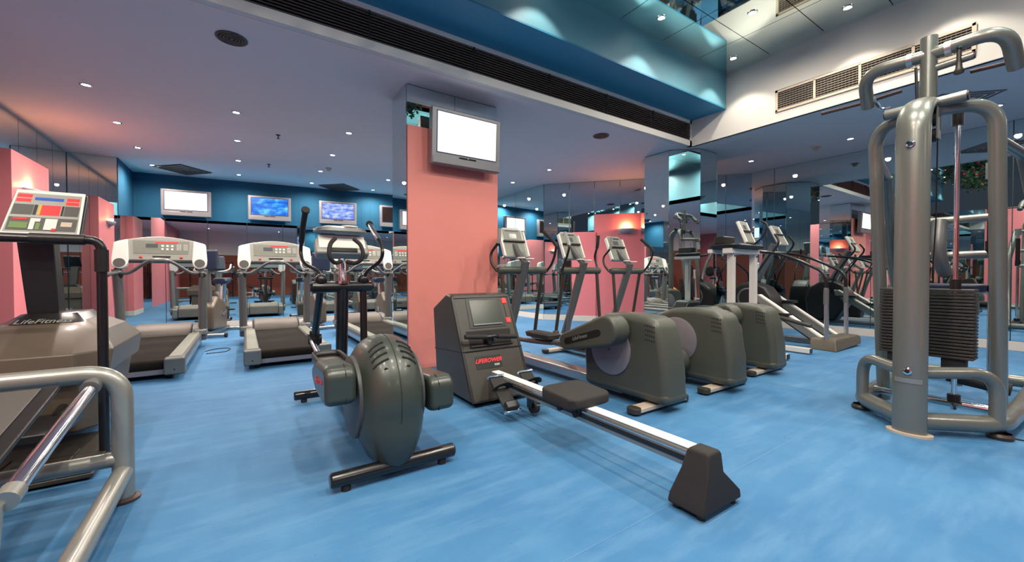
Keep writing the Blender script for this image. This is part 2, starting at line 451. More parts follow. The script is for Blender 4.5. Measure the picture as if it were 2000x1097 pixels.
# mirror wall X = 5.58 behind the column, then the diagonal, octagon column, right wall
mirror_wall('wall_side_mirror', [(5.6, 10.0), (5.6, 9.36), (5.6, 8.22), (5.6, 7.1)], .12, 3.012)
struct('baseboard_side', B((5.57, 7.1, 0), (5.66, 9.6, .12)), 'base', smooth=False)
DJ = [(5.6, 7.1), (5.98, 6.68), (6.34, 6.28), (6.69, 5.88), (6.99, 5.55), (7.34, 5.16), (7.69, 4.77), (8.06, 4.36), (8.40, 3.98)]
wd = mirror_wall('wall_diagonal', DJ, .12, 3.012, m='mirror_dark')
for i in range(1, 7):
    obj('glass_edge', MB().cyl((DJ[i][0]-.018, DJ[i][1]-.016, 1.9), (DJ[i][0]-.018, DJ[i][1]-.016, 2.86), .010, 8), 'glass_edge', wd)
_n = Vector((-.744, -.668, 0)); _d = Vector((.668, -.744, 0))
def diag_box(p0, p1, depth, z0, z1):
    a, b = Vector((*p0, 0)), Vector((*p1, 0))
    mb = MB(); mb.prism([tuple((a).xy), tuple((b).xy), tuple((b-_n*depth).xy), tuple((a-_n*depth).xy)], z0, z1, 'z'); return mb
struct('baseboard_diagonal', diag_box((5.57, 7.08), (8.37, 3.94), .06, 0, .12), 'base', smooth=False)
pp = thing('pink_wall_panel', 'tall salmon pink panel with a sconce, beside the mirrored octagonal pillar', 'wall panel', (6.56, 5.80, 0))
def rel(mb, o):
    mb.v = [(v[0]-o[0], v[1]-o[1], v[2]-o[2]) for v in mb.v]; return mb
obj('panel', rel(diag_box((6.26, 6.20), (6.92, 5.465), .085, .12, 2.285), (6.56, 5.80, 0)), 'pink2', pp, bevel=.004)
obj('plinth', rel(diag_box((6.256, 6.196), (6.916, 5.461), .085, 0, .12), (6.56, 5.80, 0)), 'base', pp, bevel=.003)
p2 = thing('pink_reflection_panel', 'rose pink panel standing in for a mirror reflection, left of the taller pink panel', 'wall panel', (6.1, 6.34, 0))  # solid panel added in place of a pink reflection in the mirror
obj('panel', rel(diag_box((5.92, 6.53), (6.255, 6.155), .045, .12, 1.915), (6.1, 6.34, 0)), 'pink2', p2, bevel=.004)
obj('plinth', rel(diag_box((5.916, 6.526), (6.251, 6.151), .045, 0, .12), (6.1, 6.34, 0)), 'base', p2, bevel=.003)
# octagonal mirrored column
oc = (6.29, 4.25); R8 = .62
ov = [(oc[0]+R8*math.cos(math.radians(22.5+45*k)), oc[1]+R8*math.sin(math.radians(22.5+45*k))) for k in range(8)]
mb = MB(); mb.prism([(oc[0]+(x-oc[0])*.985, oc[1]+(y-oc[1])*.985) for x, y in ov], 0, 3.0, 'z')
w8 = struct('wall_octagonal_pillar', mb, 'edge', smooth=False)
for k in range(8):
    a, b = ov[k], ov[(k+1) % 8]
    d = (Vector(b)-Vector(a)).normalized(); a2 = Vector(a)+d*.003; b2 = Vector(b)-d*.003
    n2 = Vector((d.y, -d.x))
    mb = MB(); mb.prism([tuple(a2), tuple(b2), tuple(b2-n2*.008), tuple(a2-n2*.008)], .0, 2.99, 'z')
    obj('mirror_panel', mb, 'mirror', w8, smooth=False)
# right wall
rj = [3.60+1.42*i for i in range(-6, 1)]
rj = [y for y in rj if y > YB]
mirror_wall('wall_right', [(XR, y) for y in ([4.02]+rj[::-1]+[YB])], .12, 3.0)
struct('baseboard_right', B((XR-.025, YB, 0), (XR+.06, 4.0, .12)), 'base', smooth=False, bevel=.004)
# wall behind the camera (seen only in the mirrors)
struct('wall_rear', B((XL-.06, YB-.06, 0), (XR+.06, YB, 1.95)), 'wood', smooth=False)
struct('wall_rear_upper', B((XL-.06, YB-.06, 1.95), (XR+.06, YB+.03, 3.0)), 'white', smooth=False)
# square column
pc = struct('wall_pillar', B((1.45, 4.14, 0), (2.53, 4.62, 3.0)), 'edge', smooth=False)
for a, b in (((1.436, 4.145, 0), (1.448, 4.615, 2.99)), ((2.532, 4.145, 0), (2.544, 4.615, 2.99)), ((1.45, 4.621, 0), (2.53, 4.633, 2.99)), ((1.44, 4.128, 2.575), (1.985, 4.139, 2.99)), ((1.99, 4.128, 2.575), (2.54, 4.139, 2.99))):
    obj('mirror_panel', B(a, b), 'mirror', pc, smooth=False)
obj('pink_face', B((1.44, 4.11, .0), (2.54, 4.139, 2.57)), 'pink', pc, bevel=.004)
# pink box on the left mirror wall
pb = thing('pink_wall_box', 'pink box panel with a lit sconce on the left mirrored wall', 'wall panel', (-2.31, 7.77, 0))
obj('panel', B((-.06, -.55, .12), (.06, .55, 2.49)), 'pink2', pb, bevel=.004)
obj('plinth', B((-.06, -.55, 0), (.063, .552, .12)), 'base', pb, bevel=.003)
pb2 = dup(pb, (-2.31, 4.9, 0), 'pink box panel on the left mirrored wall outside the photograph, nearer than the sconce one')

def sconce(name, label, loc, rz):
    t = thing(name, label, 'wall lamp', loc, rz)      # +Y of the local frame points into the wall
    prof = [(.16*math.cos(a), -.10*math.sin(a)) for a in [PI/2*k/8 for k in range(9)]]
    vs = MB(); n = 16
    for k in range(n+1):
        a = PI+PI*k/n
        for r_, h in prof: vs.v.append((r_*math.cos(a)*1.05, r_*math.sin(a)*.65, h))
    m_ = len(prof)
    for k in range(n):
        for i in range(m_-1): vs.f.append((k*m_+i, (k+1)*m_+i, (k+1)*m_+i+1, k*m_+i+1))
    o = obj('bowl', vs, 'sconce', t, fix=True)
    sm = o.modifiers.new('solid', 'SOLIDIFY'); sm.thickness = .006
    obj('back_plate', B((-.168, -.006, -.10), (.168, .0, 0)), 'sconce', t, bevel=.002)
    obj('bulb', MB().cyl((-.035, -.055, -.035), (.035, -.055, -.035), .013, 10), 'lamp_warm', t)
    ld = bpy.data.lights.new('sconce_light', 'POINT'); ld.energy = SCONCE_W; ld.color = (1, .42, .16); ld.shadow_soft_size = .03
    lo = bpy.data.objects.new('sconce_light', ld); COL.objects.link(lo); lo.parent = t; lo.location = (0, -.045, .03)
    return t
sconce('wall_sconce', 'half-bowl wall sconce glowing orange on the pink panel by the octagonal pillar', (6.69, 5.71, 1.96), math.atan2(_n.y, _n.x)+PI/2)
sconce('wall_sconce', 'half-bowl wall sconce glowing on the left pink box panel', (-2.249, 7.66, 2.09), PI/2)

# ------------------------------------------------------------------ ceiling fittings
def downlight(x, y, z, kind, label, group):
    t = thing('downlight', label, 'ceiling light', (x, y, z), 0, group)
    obj('trim_ring', MB().lathe([(.052, -.002), (.050, -.006), (.036, -.007), (.034, -.001)], seg=20), 'chrome', t)
    obj('lamp', MB().lathe([(.0005, -.0035), (.034, -.003)], seg=16), 'lamp', t, smooth=False, fix=False)
    ld = LD[kind]
    lo = bpy.data.objects.new('spot', ld); COL.objects.link(lo); lo.parent = t; lo.location = (0, 0, -.02)
    if kind == 'rec' and y < 2.6 and x < 5.2:
        l2 = bpy.data.objects.new('spill', LD['spill']); COL.objects.link(l2); l2.parent = t; l2.location = (0, 0, -.02)
    return t
LD = {}
for k, (w, ang, bl, c) in {'low': (SPOT_W, 166, .75, (1, .84, .72)), 'rec': (RECESS_W, 96, .30, (1, .90, .76)), 'spill': (FILL_W, 172, .6, (1, .88, .74))}.items():
    ld = bpy.data.lights.new('spot_'+k, 'SPOT'); ld.energy = w; ld.spot_size = math.radians(ang); ld.spot_blend = bl
    ld.color = c; ld.shadow_soft_size = .035; LD[k] = ld
GX = [(-1.36, 'first'), (-.05, 'second'), (1.27, 'third'), (2.58, 'fourth'), (3.74, 'fifth'), (4.91, 'sixth')]
GY = [(6.06, 'nearest row'), (7.32, 'second row'), (8.58, 'third row'), (9.78, 'row by the televisions')]
for x, cn in GX:
    for y, rn in GY:
                downlight(x, y, 3.012, 'low', 'small round ceiling spotlight over the treadmills, %s column from the left, %s' % (cn, rn), 'spotlights in the low ceiling')
for y, n_ in ((5.12, 'behind the pillar'), (3.6, 'beside the octagonal pillar'), (2.2, 'above the inclined climber'), (.8, 'right of the weight tower'), (-.6, 'outside the frame'), (-2.2, 'at the rear')):
    if y < 5: downlight(7.48, y, 3.0, 'low', 'small round ceiling spotlight near the right mirror, %s' % n_, 'spotlights along the right mirror')
for x in (-1.2, 1.4, 4.0, 6.4):
    for y in (-2.6,): downlight(x, y, 3.0, 'low', 'small round ceiling spotlight behind the photographer at x %.1f' % x if False else 'small round ceiling spotlight in the rear strip, %s' % {-1.2: 'left end', 1.4: 'left of centre', 4.0: 'right of centre', 6.4: 'right end'}[x], 'spotlights in the rear strip')
rl = {(5.47, 2.87): 'in the recess corner', (3.94, 2.87): 'second from the recess corner by the blue side', (5.47, 1.645): 'beside the white bulkhead', (4.70, 2.26): 'between the corner lights'}
for x in (5.47, 3.94, 2.41, .88, -.65, -1.95):
    for y in (2.87, .9, -.14):
        rl.setdefault((x, y), '%s one along, %s row from the blue side' % (['first', 'second', 'third', 'fourth', 'fifth', 'sixth'][min(5, round((5.47-x)/1.5))], {2.87: 'first', .9: 'middle', -.14: 'rear'}[y]))
for (x, y), n_ in rl.items():
    downlight(x, y, 3.884, 'rec', 'round spotlight in the mirrored recess ceiling, %s' % n_, 'spotlights in the mirrored recess')
def diffuser(x, y, lab, z=3.012, s=.32):
    t = thing('ceiling_diffuser', lab, 'vent', (x, y, z), PI/4)
    obj('backing', B((-s, -s, -.004), (s, s, -.001)), 'dark', t, smooth=False)
    for k in range(5):
        a = s-.02-k*.06; b = a-.022
        mb = MB(); z0, z1 = -.022, -.004
        mb.box((-a, -a, z0), (a, -b, z1)).box((-a, b, z0), (a, a, z1)).box((-a, -b, z0), (-b, b, z1)).box((b, -b, z0), (a, b, z1))
        obj('louvre_ring', mb, 'silverdk', t, smooth=False)
diffuser(-.92, 9.86, 'square louvred air diffuser in the ceiling above the white-screened television')
diffuser(1.86, 9.9, 'square louvred air diffuser in the ceiling above the third television')
diffuser(6.9, 1.1, 'square louvred air diffuser in the ceiling near the right mirror')
def speaker(x, y, lab, r=.115):
    t = thing('ceiling_speaker', lab, 'speaker', (x, y, 3.0))
    obj('rim', MB().lathe([(r, -.001), (r, -.008), (r*.86, -.012), (r*.8, -.004)], seg=28), 'bronze', t)
    for k, q in enumerate((.66, .46, .26)):
        obj('grille_ring', MB().lathe([(r*(q+.10), -.004), (r*(q+.08), -.010), (r*q, -.010), (r*(q-.03), -.004)], seg=28), 'bronze', t)
    obj('backing', MB().lathe([(.0005, -.003), (r*.84, -.003)], seg=28), 'dark', t, fix=False)
    obj('centre_cap', MB().sphere((0, 0, -.008), .012, 10, (1, 1, .5)), 'silverdk', t)
speaker(-.06, 4.17, 'large round bronze ceiling speaker at upper left below the grille')
speaker(4.31, 4.14, 'round bronze ceiling speaker left of the octagonal pillar')
def detector(x, y, lab, z):
    t = thing('smoke_detector', lab, 'detector', (x, y, z))
    obj('base', B((-.05, -.05, -.02), (.05, .05, 0)), 'cream_metal', t, bevel=.006)
    obj('sensor', MB().cyl((0, 0, -.055), (0, 0, -.02), .034, 16), 'cream_metal', t, bevel=.004)
detector(7.5, 2.64, 'beige smoke detector on the ceiling left of the weight tower', 3.0)
detector(1.36, 8.24, 'beige smoke detector on the ceiling among the treadmill spotlights', 3.012)
def sprinkler(x, y, lab):
    t = thing('sprinkler_head', lab, 'sprinkler', (x, y, 3.012))
    obj('escutcheon', MB().lathe([(.03, -.001), (.026, -.01), (.012, -.012)], seg=14), 'bronze', t)
    obj('stem', MB().cyl((0, 0, -.05), (0, 0, -.005), .007, 8), 'bronze', t)
    obj('deflector', MB().cyl((0, 0, -.054), (0, 0, -.05), .02, 12), 'bronze', t)
sprinkler(.44, 6.7, 'small brass sprinkler head in the ceiling between second and third spotlight columns, nearer one')
sprinkler(.41, 8.56, 'small brass sprinkler head in the ceiling between second and third spotlight columns, farther one')

# ------------------------------------------------------------------ televisions
def tv(w, h, screen, label, loc, rz, tilt=0.0, deep=.09):
    t = thing('television', label, 'television', loc, rz)
    t.rotation_euler = (tilt, 0, rz)
    # local: X width, Z height, front at -Y
    obj('casing', B((-w/2, 0, -h/2), (w/2, deep, h/2)), 'tvframe', t, bevel=.012, bseg=3)
    obj('bezel', B((-w/2+.05, -.003, -h/2+.115), (w/2-.05, .02, h/2-.035)), 'tvdark', t, bevel=.003)
    obj('screen', B((-w/2+.062, -.006, -h/2+.127), (w/2-.062, .01, h/2-.047)), screen, t, smooth=False)
    obj('speaker_bar', B((-w/2+.01, -.010, -h/2+.008), (w/2-.01, .01, -h/2+.085)), 'tvframe', t, bevel=.006)
    obj('control_slot', B((-.10, -.013, -h/2+.088), (.10, .0, -h/2+.100)), 'dark', t, smooth=False)
    obj('power_light', MB().sphere((0, -.013, -h/2+.094), .006, 8), 'whiteprint', t)
    obj('wall_bracket', B((-.12, deep, -.12), (.12, deep+.10, .10)), 'black', t, bevel=.005)
    return t
sk = -math.atan(.1003)
def yw(x): return 10.63-(x+1.78)*.1003
for x, s, lb in ((-.93, 'tvwhite', 'silver wall television showing a white screen, leftmost on the teal wall'), (.50, 'tvblue', 'silver wall television showing a blue picture, second from left on the teal wall'), (1.86, 'tvnews', 'silver wall television with a pale blue broadcast picture above the elliptical arm'), (3.19, 'tvoff', 'silver wall television switched off, just left of the pink pillar'), (4.50, 'tvwhite', 'silver wall television with white screen seen mirrored right of the pillar')):
    tv(.80, .525, s, lb, (x, yw(x)-.20, 2.44), sk)
tv(.83, .585, 'tvwhite', 'large silver television with a bright white screen mounted on the pink pillar', (2.05, 3.93, 2.455), 0.0, 0.05)

# ================================================================== MACHINES
def rr_xy(x0, x1, y0, y1, r, z, n=4):
    out = []
    for cx, cy, a0 in ((x1-r, y1-r, 0), (x0+r, y1-r, 90), (x0+r, y0+r, 180), (x1-r, y0+r, 270)):
        for k in range(n+1):
            a = math.radians(a0+90*k/n); out.append((cx+r*math.cos(a), cy+r*math.sin(a), z))
    return out
def capsule_poly(p0, p1, r0, r1, n=8):
    (y0, z0), (y1, z1) = p0, p1; a = math.atan2(z1-z0, y1-y0); out = []
    for k in range(n+1):
        t = a+PI/2+PI*k/n; out.append((y0+r0*math.cos(t), z0+r0*math.sin(t)))
    for k in range(n+1):
        t = a-PI/2+PI*k/n; out.append((y1+r1*math.cos(t), z1+r1*math.sin(t)))
    return out

# ---- rear-drive elliptical with olive shroud (local origin: rear foot centre on the floor, front is +Y)
def make_elliptical(label, loc, up_left=True, arms=True):
    t = thing('elliptical_trainer', label, 'elliptical trainer', loc, 0, 'row of three elliptical trainers')
    for y, nm in ((0.0, 'rear_foot'), (2.12, 'front_foot')):
        mb = MB(); mb.loft([rr_xy(-.32, .32, y-.05, y+.05, .045, z) for z in (.018, .05)])
        f_ = obj(nm, mb, 'cream_metal', t, bevel=.006)
        for s in (-1, 1):
            obj('end_cap', MB().loft([rr_xy(s*.285-.042, s*.285+.042, y-.053, y+.053, .042, z) for z in (.012, .052)]), 'brown', f_, bevel=.004)
    obj('base_rail', B((-.075, .3, .04), (.075, 2.12, .125)), 'steel', t, bevel=.012, bseg=3)
    prof = [(-.16, .06), (-.15, .30), (-.115, .52), (-.07, .655), (.02, .685), (.2, .70), (.42, .685), (.60, .62), (.70, .52), (.66, .06)]
    sh = obj('drive_shroud', MB().prism(prof, -.135, .135, 'x'), 'olive', t, bevel=.055, bseg=5)
    obj('skirt_band', MB().prism([(-.165, .06), (-.158, .16), (.672, .16), (.664, .06)], -.138, .138, 'x'), 'olive', sh, bevel=.05, bseg=4)
    vb = MB()
    for r_ in range(4):
        for c_ in range(5):
            y = .0-c_*.018-r_*.0; z = .62-r_*.035-c_*.002
            vb.box((-.1365, y+.015, z), (-.1335, y+.024, z+.012))
    v_ = obj('vent_hole', vb, 'dark', sh, smooth=False); v_['kind'] = 'stuff'
    for s in (-1, 1):
        nm = 'left' if s < 0 else 'right'
        up = up_left if s < 0 else not up_left
        d_ = obj('crank_disc', MB().lathe([(.0005, s*.150), (.196, s*.150), (.205, s*.146), (.205, s*.134)], (0, .36, .40), 36, 'x'), 'lav', t)
        obj('hub_cap', MB().cyl((s*.15, .36, .40), (s*.153, .36, .40), .006, 8), 'dark', d_)
        if up: pr = capsule_poly((.245, .575), (.69, .435), .118, .075); y0, z0 = .70, .43
        else: pr = capsule_poly((.30, .225), (.78, .27), .112, .07); y0, z0 = .80, .265
        pod = obj('crank_cover', MB().prism(pr, s*.165, s*.34, 'x'), 'olive', t, bevel=.026, bseg=4)
        if up and s < 0:
            a_ = math.atan2(.435-.575, .69-.245)
            obj('logo_slot', MB().prism(capsule_poly((.30, .555), (.66, .443), .026, .026), -.3405, -.344, 'x'), 'black', pod, smooth=False)
            text('logo', 'LifeFitness', .042, 'congreen', pod, frame((-.345, .50, .495), (0, -math.cos(a_), -math.sin(a_)), (0, 0, 1)), .3)
        X = s*.255
        yb, zb = (1.72, .36) if up else (1.93, .28)
        lk = obj('pedal_arm', MB().tube(spline([(X, y0-.05, z0), (X, y0+.35, z0-.06 if up else z0-.03), (X, yb-.1, zb-.02), (X, yb, zb)]), .024, 10), 'silverdk', t)
        ty, tz = y0+.22, z0-.02 if up else z0+.0
        tr = MB().loft([rr_xy(X-.075, X+.075, ty, ty+.36, .04, tz), rr_xy(X-.085, X+.085, ty-.01, ty+.37, .045, tz+.045)])
        tr_ = obj('foot_tray', tr, 'brown', t, bevel=.006)
        obj('tread_pad', MB().loft([rr_xy(X-.070, X+.070, ty+.01, ty+.35, .04, tz+.044), rr_xy(X-.070, X+.070, ty+.01, ty+.35, .04, tz+.049)]), 'rubber', tr_)
        Xa = s*.275
        sw = obj('swing_arm', MB().tube([(Xa, yb, zb), (Xa, 1.78, 1.05)], .021, 12), 'brown', t)
        obj('lower_joint', MB().sphere((Xa, yb, zb), .045, 12).cyl((X, yb, zb), (Xa, yb, zb), .03, 12), 'brown', sw)
        if (s < 0) == up_left:
            pth = [(Xa+s*.05, 1.80, 1.04), (Xa+s*.08, 1.86, 1.13), (Xa+s*.07, 1.88, 1.24), (Xa+s*.03, 1.80, 1.36), (Xa+s*.03, 1.78, 1.50)]
        else:
            pth = [(Xa+s*.05, 1.76, 1.04), (Xa+s*.07, 1.69, 1.13), (Xa+s*.07, 1.63, 1.25), (Xa+s*.06, 1.62, 1.35), (Xa-s*.0, 1.76, 1.50)]
        sp = spline(pth, 8)
        hb = obj('handlebar', MB().tube(sp, .0145, 10), 'black', t)
        obj('grip', MB().tube(sp[-10:], .021, 10), 'consilver' if s < 0 else 'rubber', hb)
    obj('pivot_bar', MB().tube([(-.325, 1.78, 1.05), (-.31, 1.78, 1.05), (.31, 1.78, 1.05), (.325, 1.78, 1.05)], [.03, .042, .042, .03], 16), 'olive', t)
    cl = obj('column', MB().tube([(0, 2.14, .10), (0, 1.93, .60), (0, 1.72, 1.15)], .052, 16, ry=.04), 'silverdk', t)
    obj('rear_strut', MB().tube([(-.03, 2.02, .10), (-.045, 1.88, .70), (-.03, 1.76, 1.08)], .030, 12), 'silverdk', t)
    obj('cup_holder', MB().tube([(.04+.045*math.cos(a), 1.70+.045*math.sin(a), 1.175) for a in [2*PI*k/16 for k in range(16)]], .007, 6, closed=True), 'conwhite', cl)
    obj('cup_holder', MB().tube([(-.055+.045*math.cos(a), 1.73+.035*math.sin(a), 1.185) for a in [2*PI*k/16 for k in range(16)]], .007, 6, closed=True), 'conwhite', cl)
    # console, tilted face
    p0, p1 = Vector((0, 1.88, 1.20)), Vector((0, 2.03, 1.55)); h = (p1-p0).length
    F = frame(p0, (1, 0, 0), p1-p0)
    cs = obj('console', oriented(MB().prism([(-.165, 0), (.165, 0), (.155, h*.9), (.10, h), (-.10, h), (-.155, h*.9)], -.05, 0, 'z'), F), 'consilver', t, bevel=.012, bseg=3)
    obj('face_panel', oriented(B((-.135, .015, 0), (.135, h*.5, .003)), F), 'congreen', cs)
    obj('face_panel', oriented(B((-.125, h*.56, 0), (.125, h-.03, .003)), F), 'congreen', cs)
    obj('book_ledge', oriented(B((-.145, h*.49, 0), (.145, h*.54, .03)), F), 'black', cs, bevel=.004)
    obj('display', oriented(B((-.05, h*.62, .002), (.05, h*.78, .005)), F), 'lcd', cs, smooth=False)
    obj('vent_slot', oriented(B((-.09, h*.86, .002), (.09, h*.90, .005)), F), 'black', cs, smooth=False)
    obj('keypad', oriented(B((-.03, h*.2, .002), (.03, h*.36, .006)), F), 'condark', cs, smooth=False)
    obj('button', oriented(MB().sphere((0, h*.28, .006), .012, 8), F), 'red', cs)
    for s in (-1, 1):
        obj('side_trim', oriented(B((s*.165-.012, .01, -.03), (s*.165+.012, h*.88, .012)), F), 'conwhite', cs, bevel=.008)
    obj('console_bracket', MB().tube([(0, 1.72, 1.12), (0, 1.86, 1.24), (0, 1.95, 1.34)], .035, 10), 'silverdk', t)
    return t
E1 = make_elliptical('olive grey elliptical trainer, nearest of the row of three, crank cover raised towards the rower', (2.60, 1.9, 0), True)
E2 = make_elliptical('olive grey elliptical trainer in the middle of the row, silver disc fully showing', (3.48, 1.9, 0), False)
E3 = make_elliptical('olive grey elliptical trainer at the far right end of the row of three', (4.42, 1.98, 0), True)

# ---- black-framed elliptical in the foreground
def make_front_elliptical():
    t = thing('black_framed_elliptical', 'green grey elliptical trainer with black frame standing alone in the foreground', 'elliptical trainer', (.63, 2.01, 0))
    for y, nm in ((0.0, 'rear_foot'), (1.53, 'front_foot')):
        f_ = obj(nm, MB().tube([(-.31, y-(.03 if y < 1 else 0), .058), (-.302, y-(.03 if y < 1 else 0), .058), (.302, y-(.03 if y < 1 else 0), .058), (.31, y-(.03 if y < 1 else 0), .058)], [.028, .035, .035, .028], 18), 'blackmetal', t)
        for s in (-1, 1):
            obj('foot_pad', MB().cyl((s*.24, y-(.03 if y < 1 else 0), 0), (s*.24, y-(.03 if y < 1 else 0), .03), .022, 12), 'rubber', f_)
    obj('base_rail', B((-.04, .2, .04), (.04, 1.5, .10)), 'blackmetal', t, bevel=.008)
    # shell: convex outline in (y, z), rounded rim
    c = (.20, .365); Rr = .315
    pts = [(c[0]+Rr*math.cos(math.radians(a)), c[1]+Rr*math.sin(math.radians(a))) for a in range(35, 200, 8)]
    pts += [(-.112, .24), (-.10, .15), (-.075, .07), (-.04, .035), (.10, .035), (.30, .04), (.60, .045), (.90, .055), (.93, .10), (.80, .22), (.60, .42)]
    n = len(pts); mb = MB(); S = [0, .30, .55, .74, .86, .93, .975, 1.0]; Wd = .165
    cx = (.24, .33)
    def width(s, p):
        w = Wd*(1-.55*max(0, min(1, (p[0]-.35)/.6)))
        w *= (1-.32*max(0, min(1, (.22-p[1])/.2)))
        return w*(1-s**4.6)**.5
    for side in (-1, 1):
        for s in S:
            for p in pts:
                q = (cx[0]+(p[0]-cx[0])*s, cx[1]+(p[1]-cx[1])*s)
                mb.v.append((side*width(s, q), q[0], q[1]))
    for h in range(2):
        o_ = h*len(S)*n
        for i in range(len(S)-1):
            for k in range(n):
                k2 = (k+1) % n
                mb.f.append((o_+i*n+k, o_+i*n+k2, o_+(i+1)*n+k2, o_+(i+1)*n+k))
    sh = obj('drive_shell', mb, 'green', t, ang=60)
    def surf(a, x):   # point on the rim surface at outline angle a (deg), lateral x
        s = (max(0, 1-(abs(x)/Wd)**2))**(1/4.6)
        r_ = Rr
        p = (c[0]+r_*math.cos(math.radians(a)), c[1]+r_*math.sin(math.radians(a)))
        return Vector((x, cx[0]+(p[0]-cx[0])*s, cx[1]+(p[1]-cx[1])*s))
    sm = [surf(a, 0)+Vector((0, math.cos(math.radians(a)), math.sin(math.radians(a))))*.0002 for a in range(60, 203, 6)]
    obj('seam', MB().tube(sm, .0016, 5), 'dark', sh)
    for s in (-1, 1):
        for k in range(4):
            a = 112+k*7.5
            p = [surf(a+d_, s*x) for x, d_ in ((.035, 0), (.06, 1.0), (.085, 2.5), (.108, 5.0))]
            obj('vent_slot', MB().tube(spline(p, 3), .0055, 6), 'dark', sh)
        for a, x in ((144, .055), (224, .06)):
            obj('screw_recess', MB().sphere(surf(a, s*x), .008, 8, (1.3, .6, .8)), 'dark', sh)
        obj('side_disc', MB().lathe([(.0005, s*.172), (.20, s*.171), (.212, s*.165), (.215, s*.12)], (0, .22, .36), 36, 'x'), 'discdark', sh)
        up = s < 0
        zc = .48 if up else .365
        # crank cover pod
        prof = [(-.02, zc-.085), (-.02, zc+.06), (.03, zc+.095), (.30, zc+.075), (.42, zc+.03), (.42, zc-.04), (.30, zc-.09), (.04, zc-.10)]
        pod = obj('crank_cover', MB().prism(prof, s*.185, s*.325, 'x'), 'green', t, bevel=.03, bseg=4)
        obj('cover_joint', MB().prism([(y-.003*0, z) for y, z in prof], s*.232, s*.235, 'x'), 'dark', pod, bevel=.03, bseg=3)
        if up:
            text('logo', 'LifeFitness', .05, 'red', pod, frame((-.3265, .17, zc), (0, -1, .15), (0, 0, 1)), .3)
        obj('crank_shaft', MB().cyl((s*.13, .18, zc), (s*.2, .18, zc), .045, 16), 'black', t)
        X = s*.175
        yj, zj = (1.62, .48) if up else (1.24, .40)
        obj('pedal_arm', MB().tube(spline([(X*1.3, .38, zc), (X, .62, zc-.06), (X, 1.1, zc-.07), (X, yj, zj)]), .02, 10), 'chrome', t)
        ty, tz = (.52, .445) if up else (.55, .33)
        ft = obj('foot_tray', MB().loft([rr_xy(X-.075, X+.075, ty, ty+.40, .05, tz-.02), rr_xy(X-.085, X+.085, ty-.01, ty+.41, .05, tz+.01)]), 'black', t, bevel=.006)
        w_ = obj('tray_rim', MB().loft([rr_xy(X-.088, X+.088, ty-.012, ty+.412, .05, z) for z in (tz-.01, tz+.05)], caps=False), 'black', ft); sm_ = w_.modifiers.new('solid', 'SOLIDIFY'); sm_.thickness = .009
        obj('tread_pad', MB().loft([rr_xy(X-.07, X+.07, ty+.01, ty+.39, .04, tz+.008), rr_xy(X-.07, X+.07, ty+.01, ty+.39, .04, tz+.014)]), 'brown', ft)
        Xp = s*.15
        sw = obj('swing_arm', MB().tube([(Xp, yj, zj), (Xp, 1.25, .93)], .027, 14), 'blackmetal', t)
        obj('lower_joint', MB().cyl((Xp-.05, yj, zj), (Xp+.05, yj, zj), .045, 16).cyl((Xp, yj-.02, zj-.05), (Xp, yj-.02, zj+.07), .038, 12), 'black', sw)
        obj('pivot_ball', MB().sphere((Xp, 1.25, .965), .045, 14), 'blackmetal', sw)
        if up: pth = [(Xp, 1.27, .96), (-.16, 1.34, 1.03), (-.235, 1.44, 1.09), (-.25, 1.53, 1.16), (-.25, 1.52, 1.24), (-.25, 1.39, 1.37), (-.25, 1.24, 1.465)]
        else: pth = [(Xp, 1.24, .96), (.17, 1.20, 1.03), (.24, 1.13, 1.10), (.25, 1.07, 1.17), (.25, 1.15, 1.26), (.25, 1.30, 1.34), (.25, 1.44, 1.42)]
        sp = spline(pth, 7)
        hb = obj('handlebar', MB().tube(sp, .0135, 10), 'blackmetal', t)
        obj('grip', MB().tube(sp[-14:], .020, 12), 'rubber' if up else 'steel', hb)
        e, e2 = sp[-1], sp[-2]
        obj('grip_end', MB().tube([e+(e2-e).normalized()*.005, e-(e2-e).normalized()*.014], .028, 14), 'rubber', hb)
    obj('pivot_bar', MB().tube([(-.225, 1.25, .91), (-.21, 1.25, .91), (.21, 1.25, .91), (.225, 1.25, .91)], [.03, .042, .042, .03], 16), 'blackmetal', t)
    cl = obj('column', MB().tube([(0, 1.36, .06), (0, 1.25, .90)], .043, 18), 'blackmetal', t)
    obj('neck', MB().tube([(0, 1.25, .90), (.0, 1.27, 1.08), (0, 1.30, 1.18)], .028, 14), 'chrome', t)
    obj('collar', MB().cyl((0, 1.252, .935), (0, 1.252, .955), .055, 18), 'chrome', cl)
    # console
    F = frame((0, 1.20, 1.165), (1, 0, 0), (0, .14, .20))
    cs = obj('console', oriented(MB().prism([(-.19, 0), (.19, 0), (.185, .13), (.14, .19), (-.14, .19), (-.185, .13)], -.09, 0, 'z'), F), 'consilver', t, bevel=.02, bseg=3)
    obj('console_face', oriented(B((-.165, .045, 0), (.165, .165, .004)), F), 'conwhite', cs, bevel=.003)
    obj('display_slot', oriented(B((-.10, .01, 0), (.10, .045, .008)), F), 'black', cs, bevel=.003)
    obj('top_cover', MB().loft([rr_xy(-.185, .185, 1.20, 1.46, .08, 1.33), rr_xy(-.175, .175, 1.21, 1.45, .08, 1.355), rr_xy(-.12, .12, 1.26, 1.40, .06, 1.372)]), 'silverdk', cs)
    obj('cup_ring', MB().tube([(.06+.055*math.cos(a), 1.29+.05*math.sin(a), 1.372) for a in [2*PI*k/20 for k in range(20)]], .007, 6, closed=True), 'conwhite', cs)
    obj('cup_well', MB().cyl((.06, 1.29, 1.345), (.06, 1.29, 1.374), .047, 18), 'dark', cs)
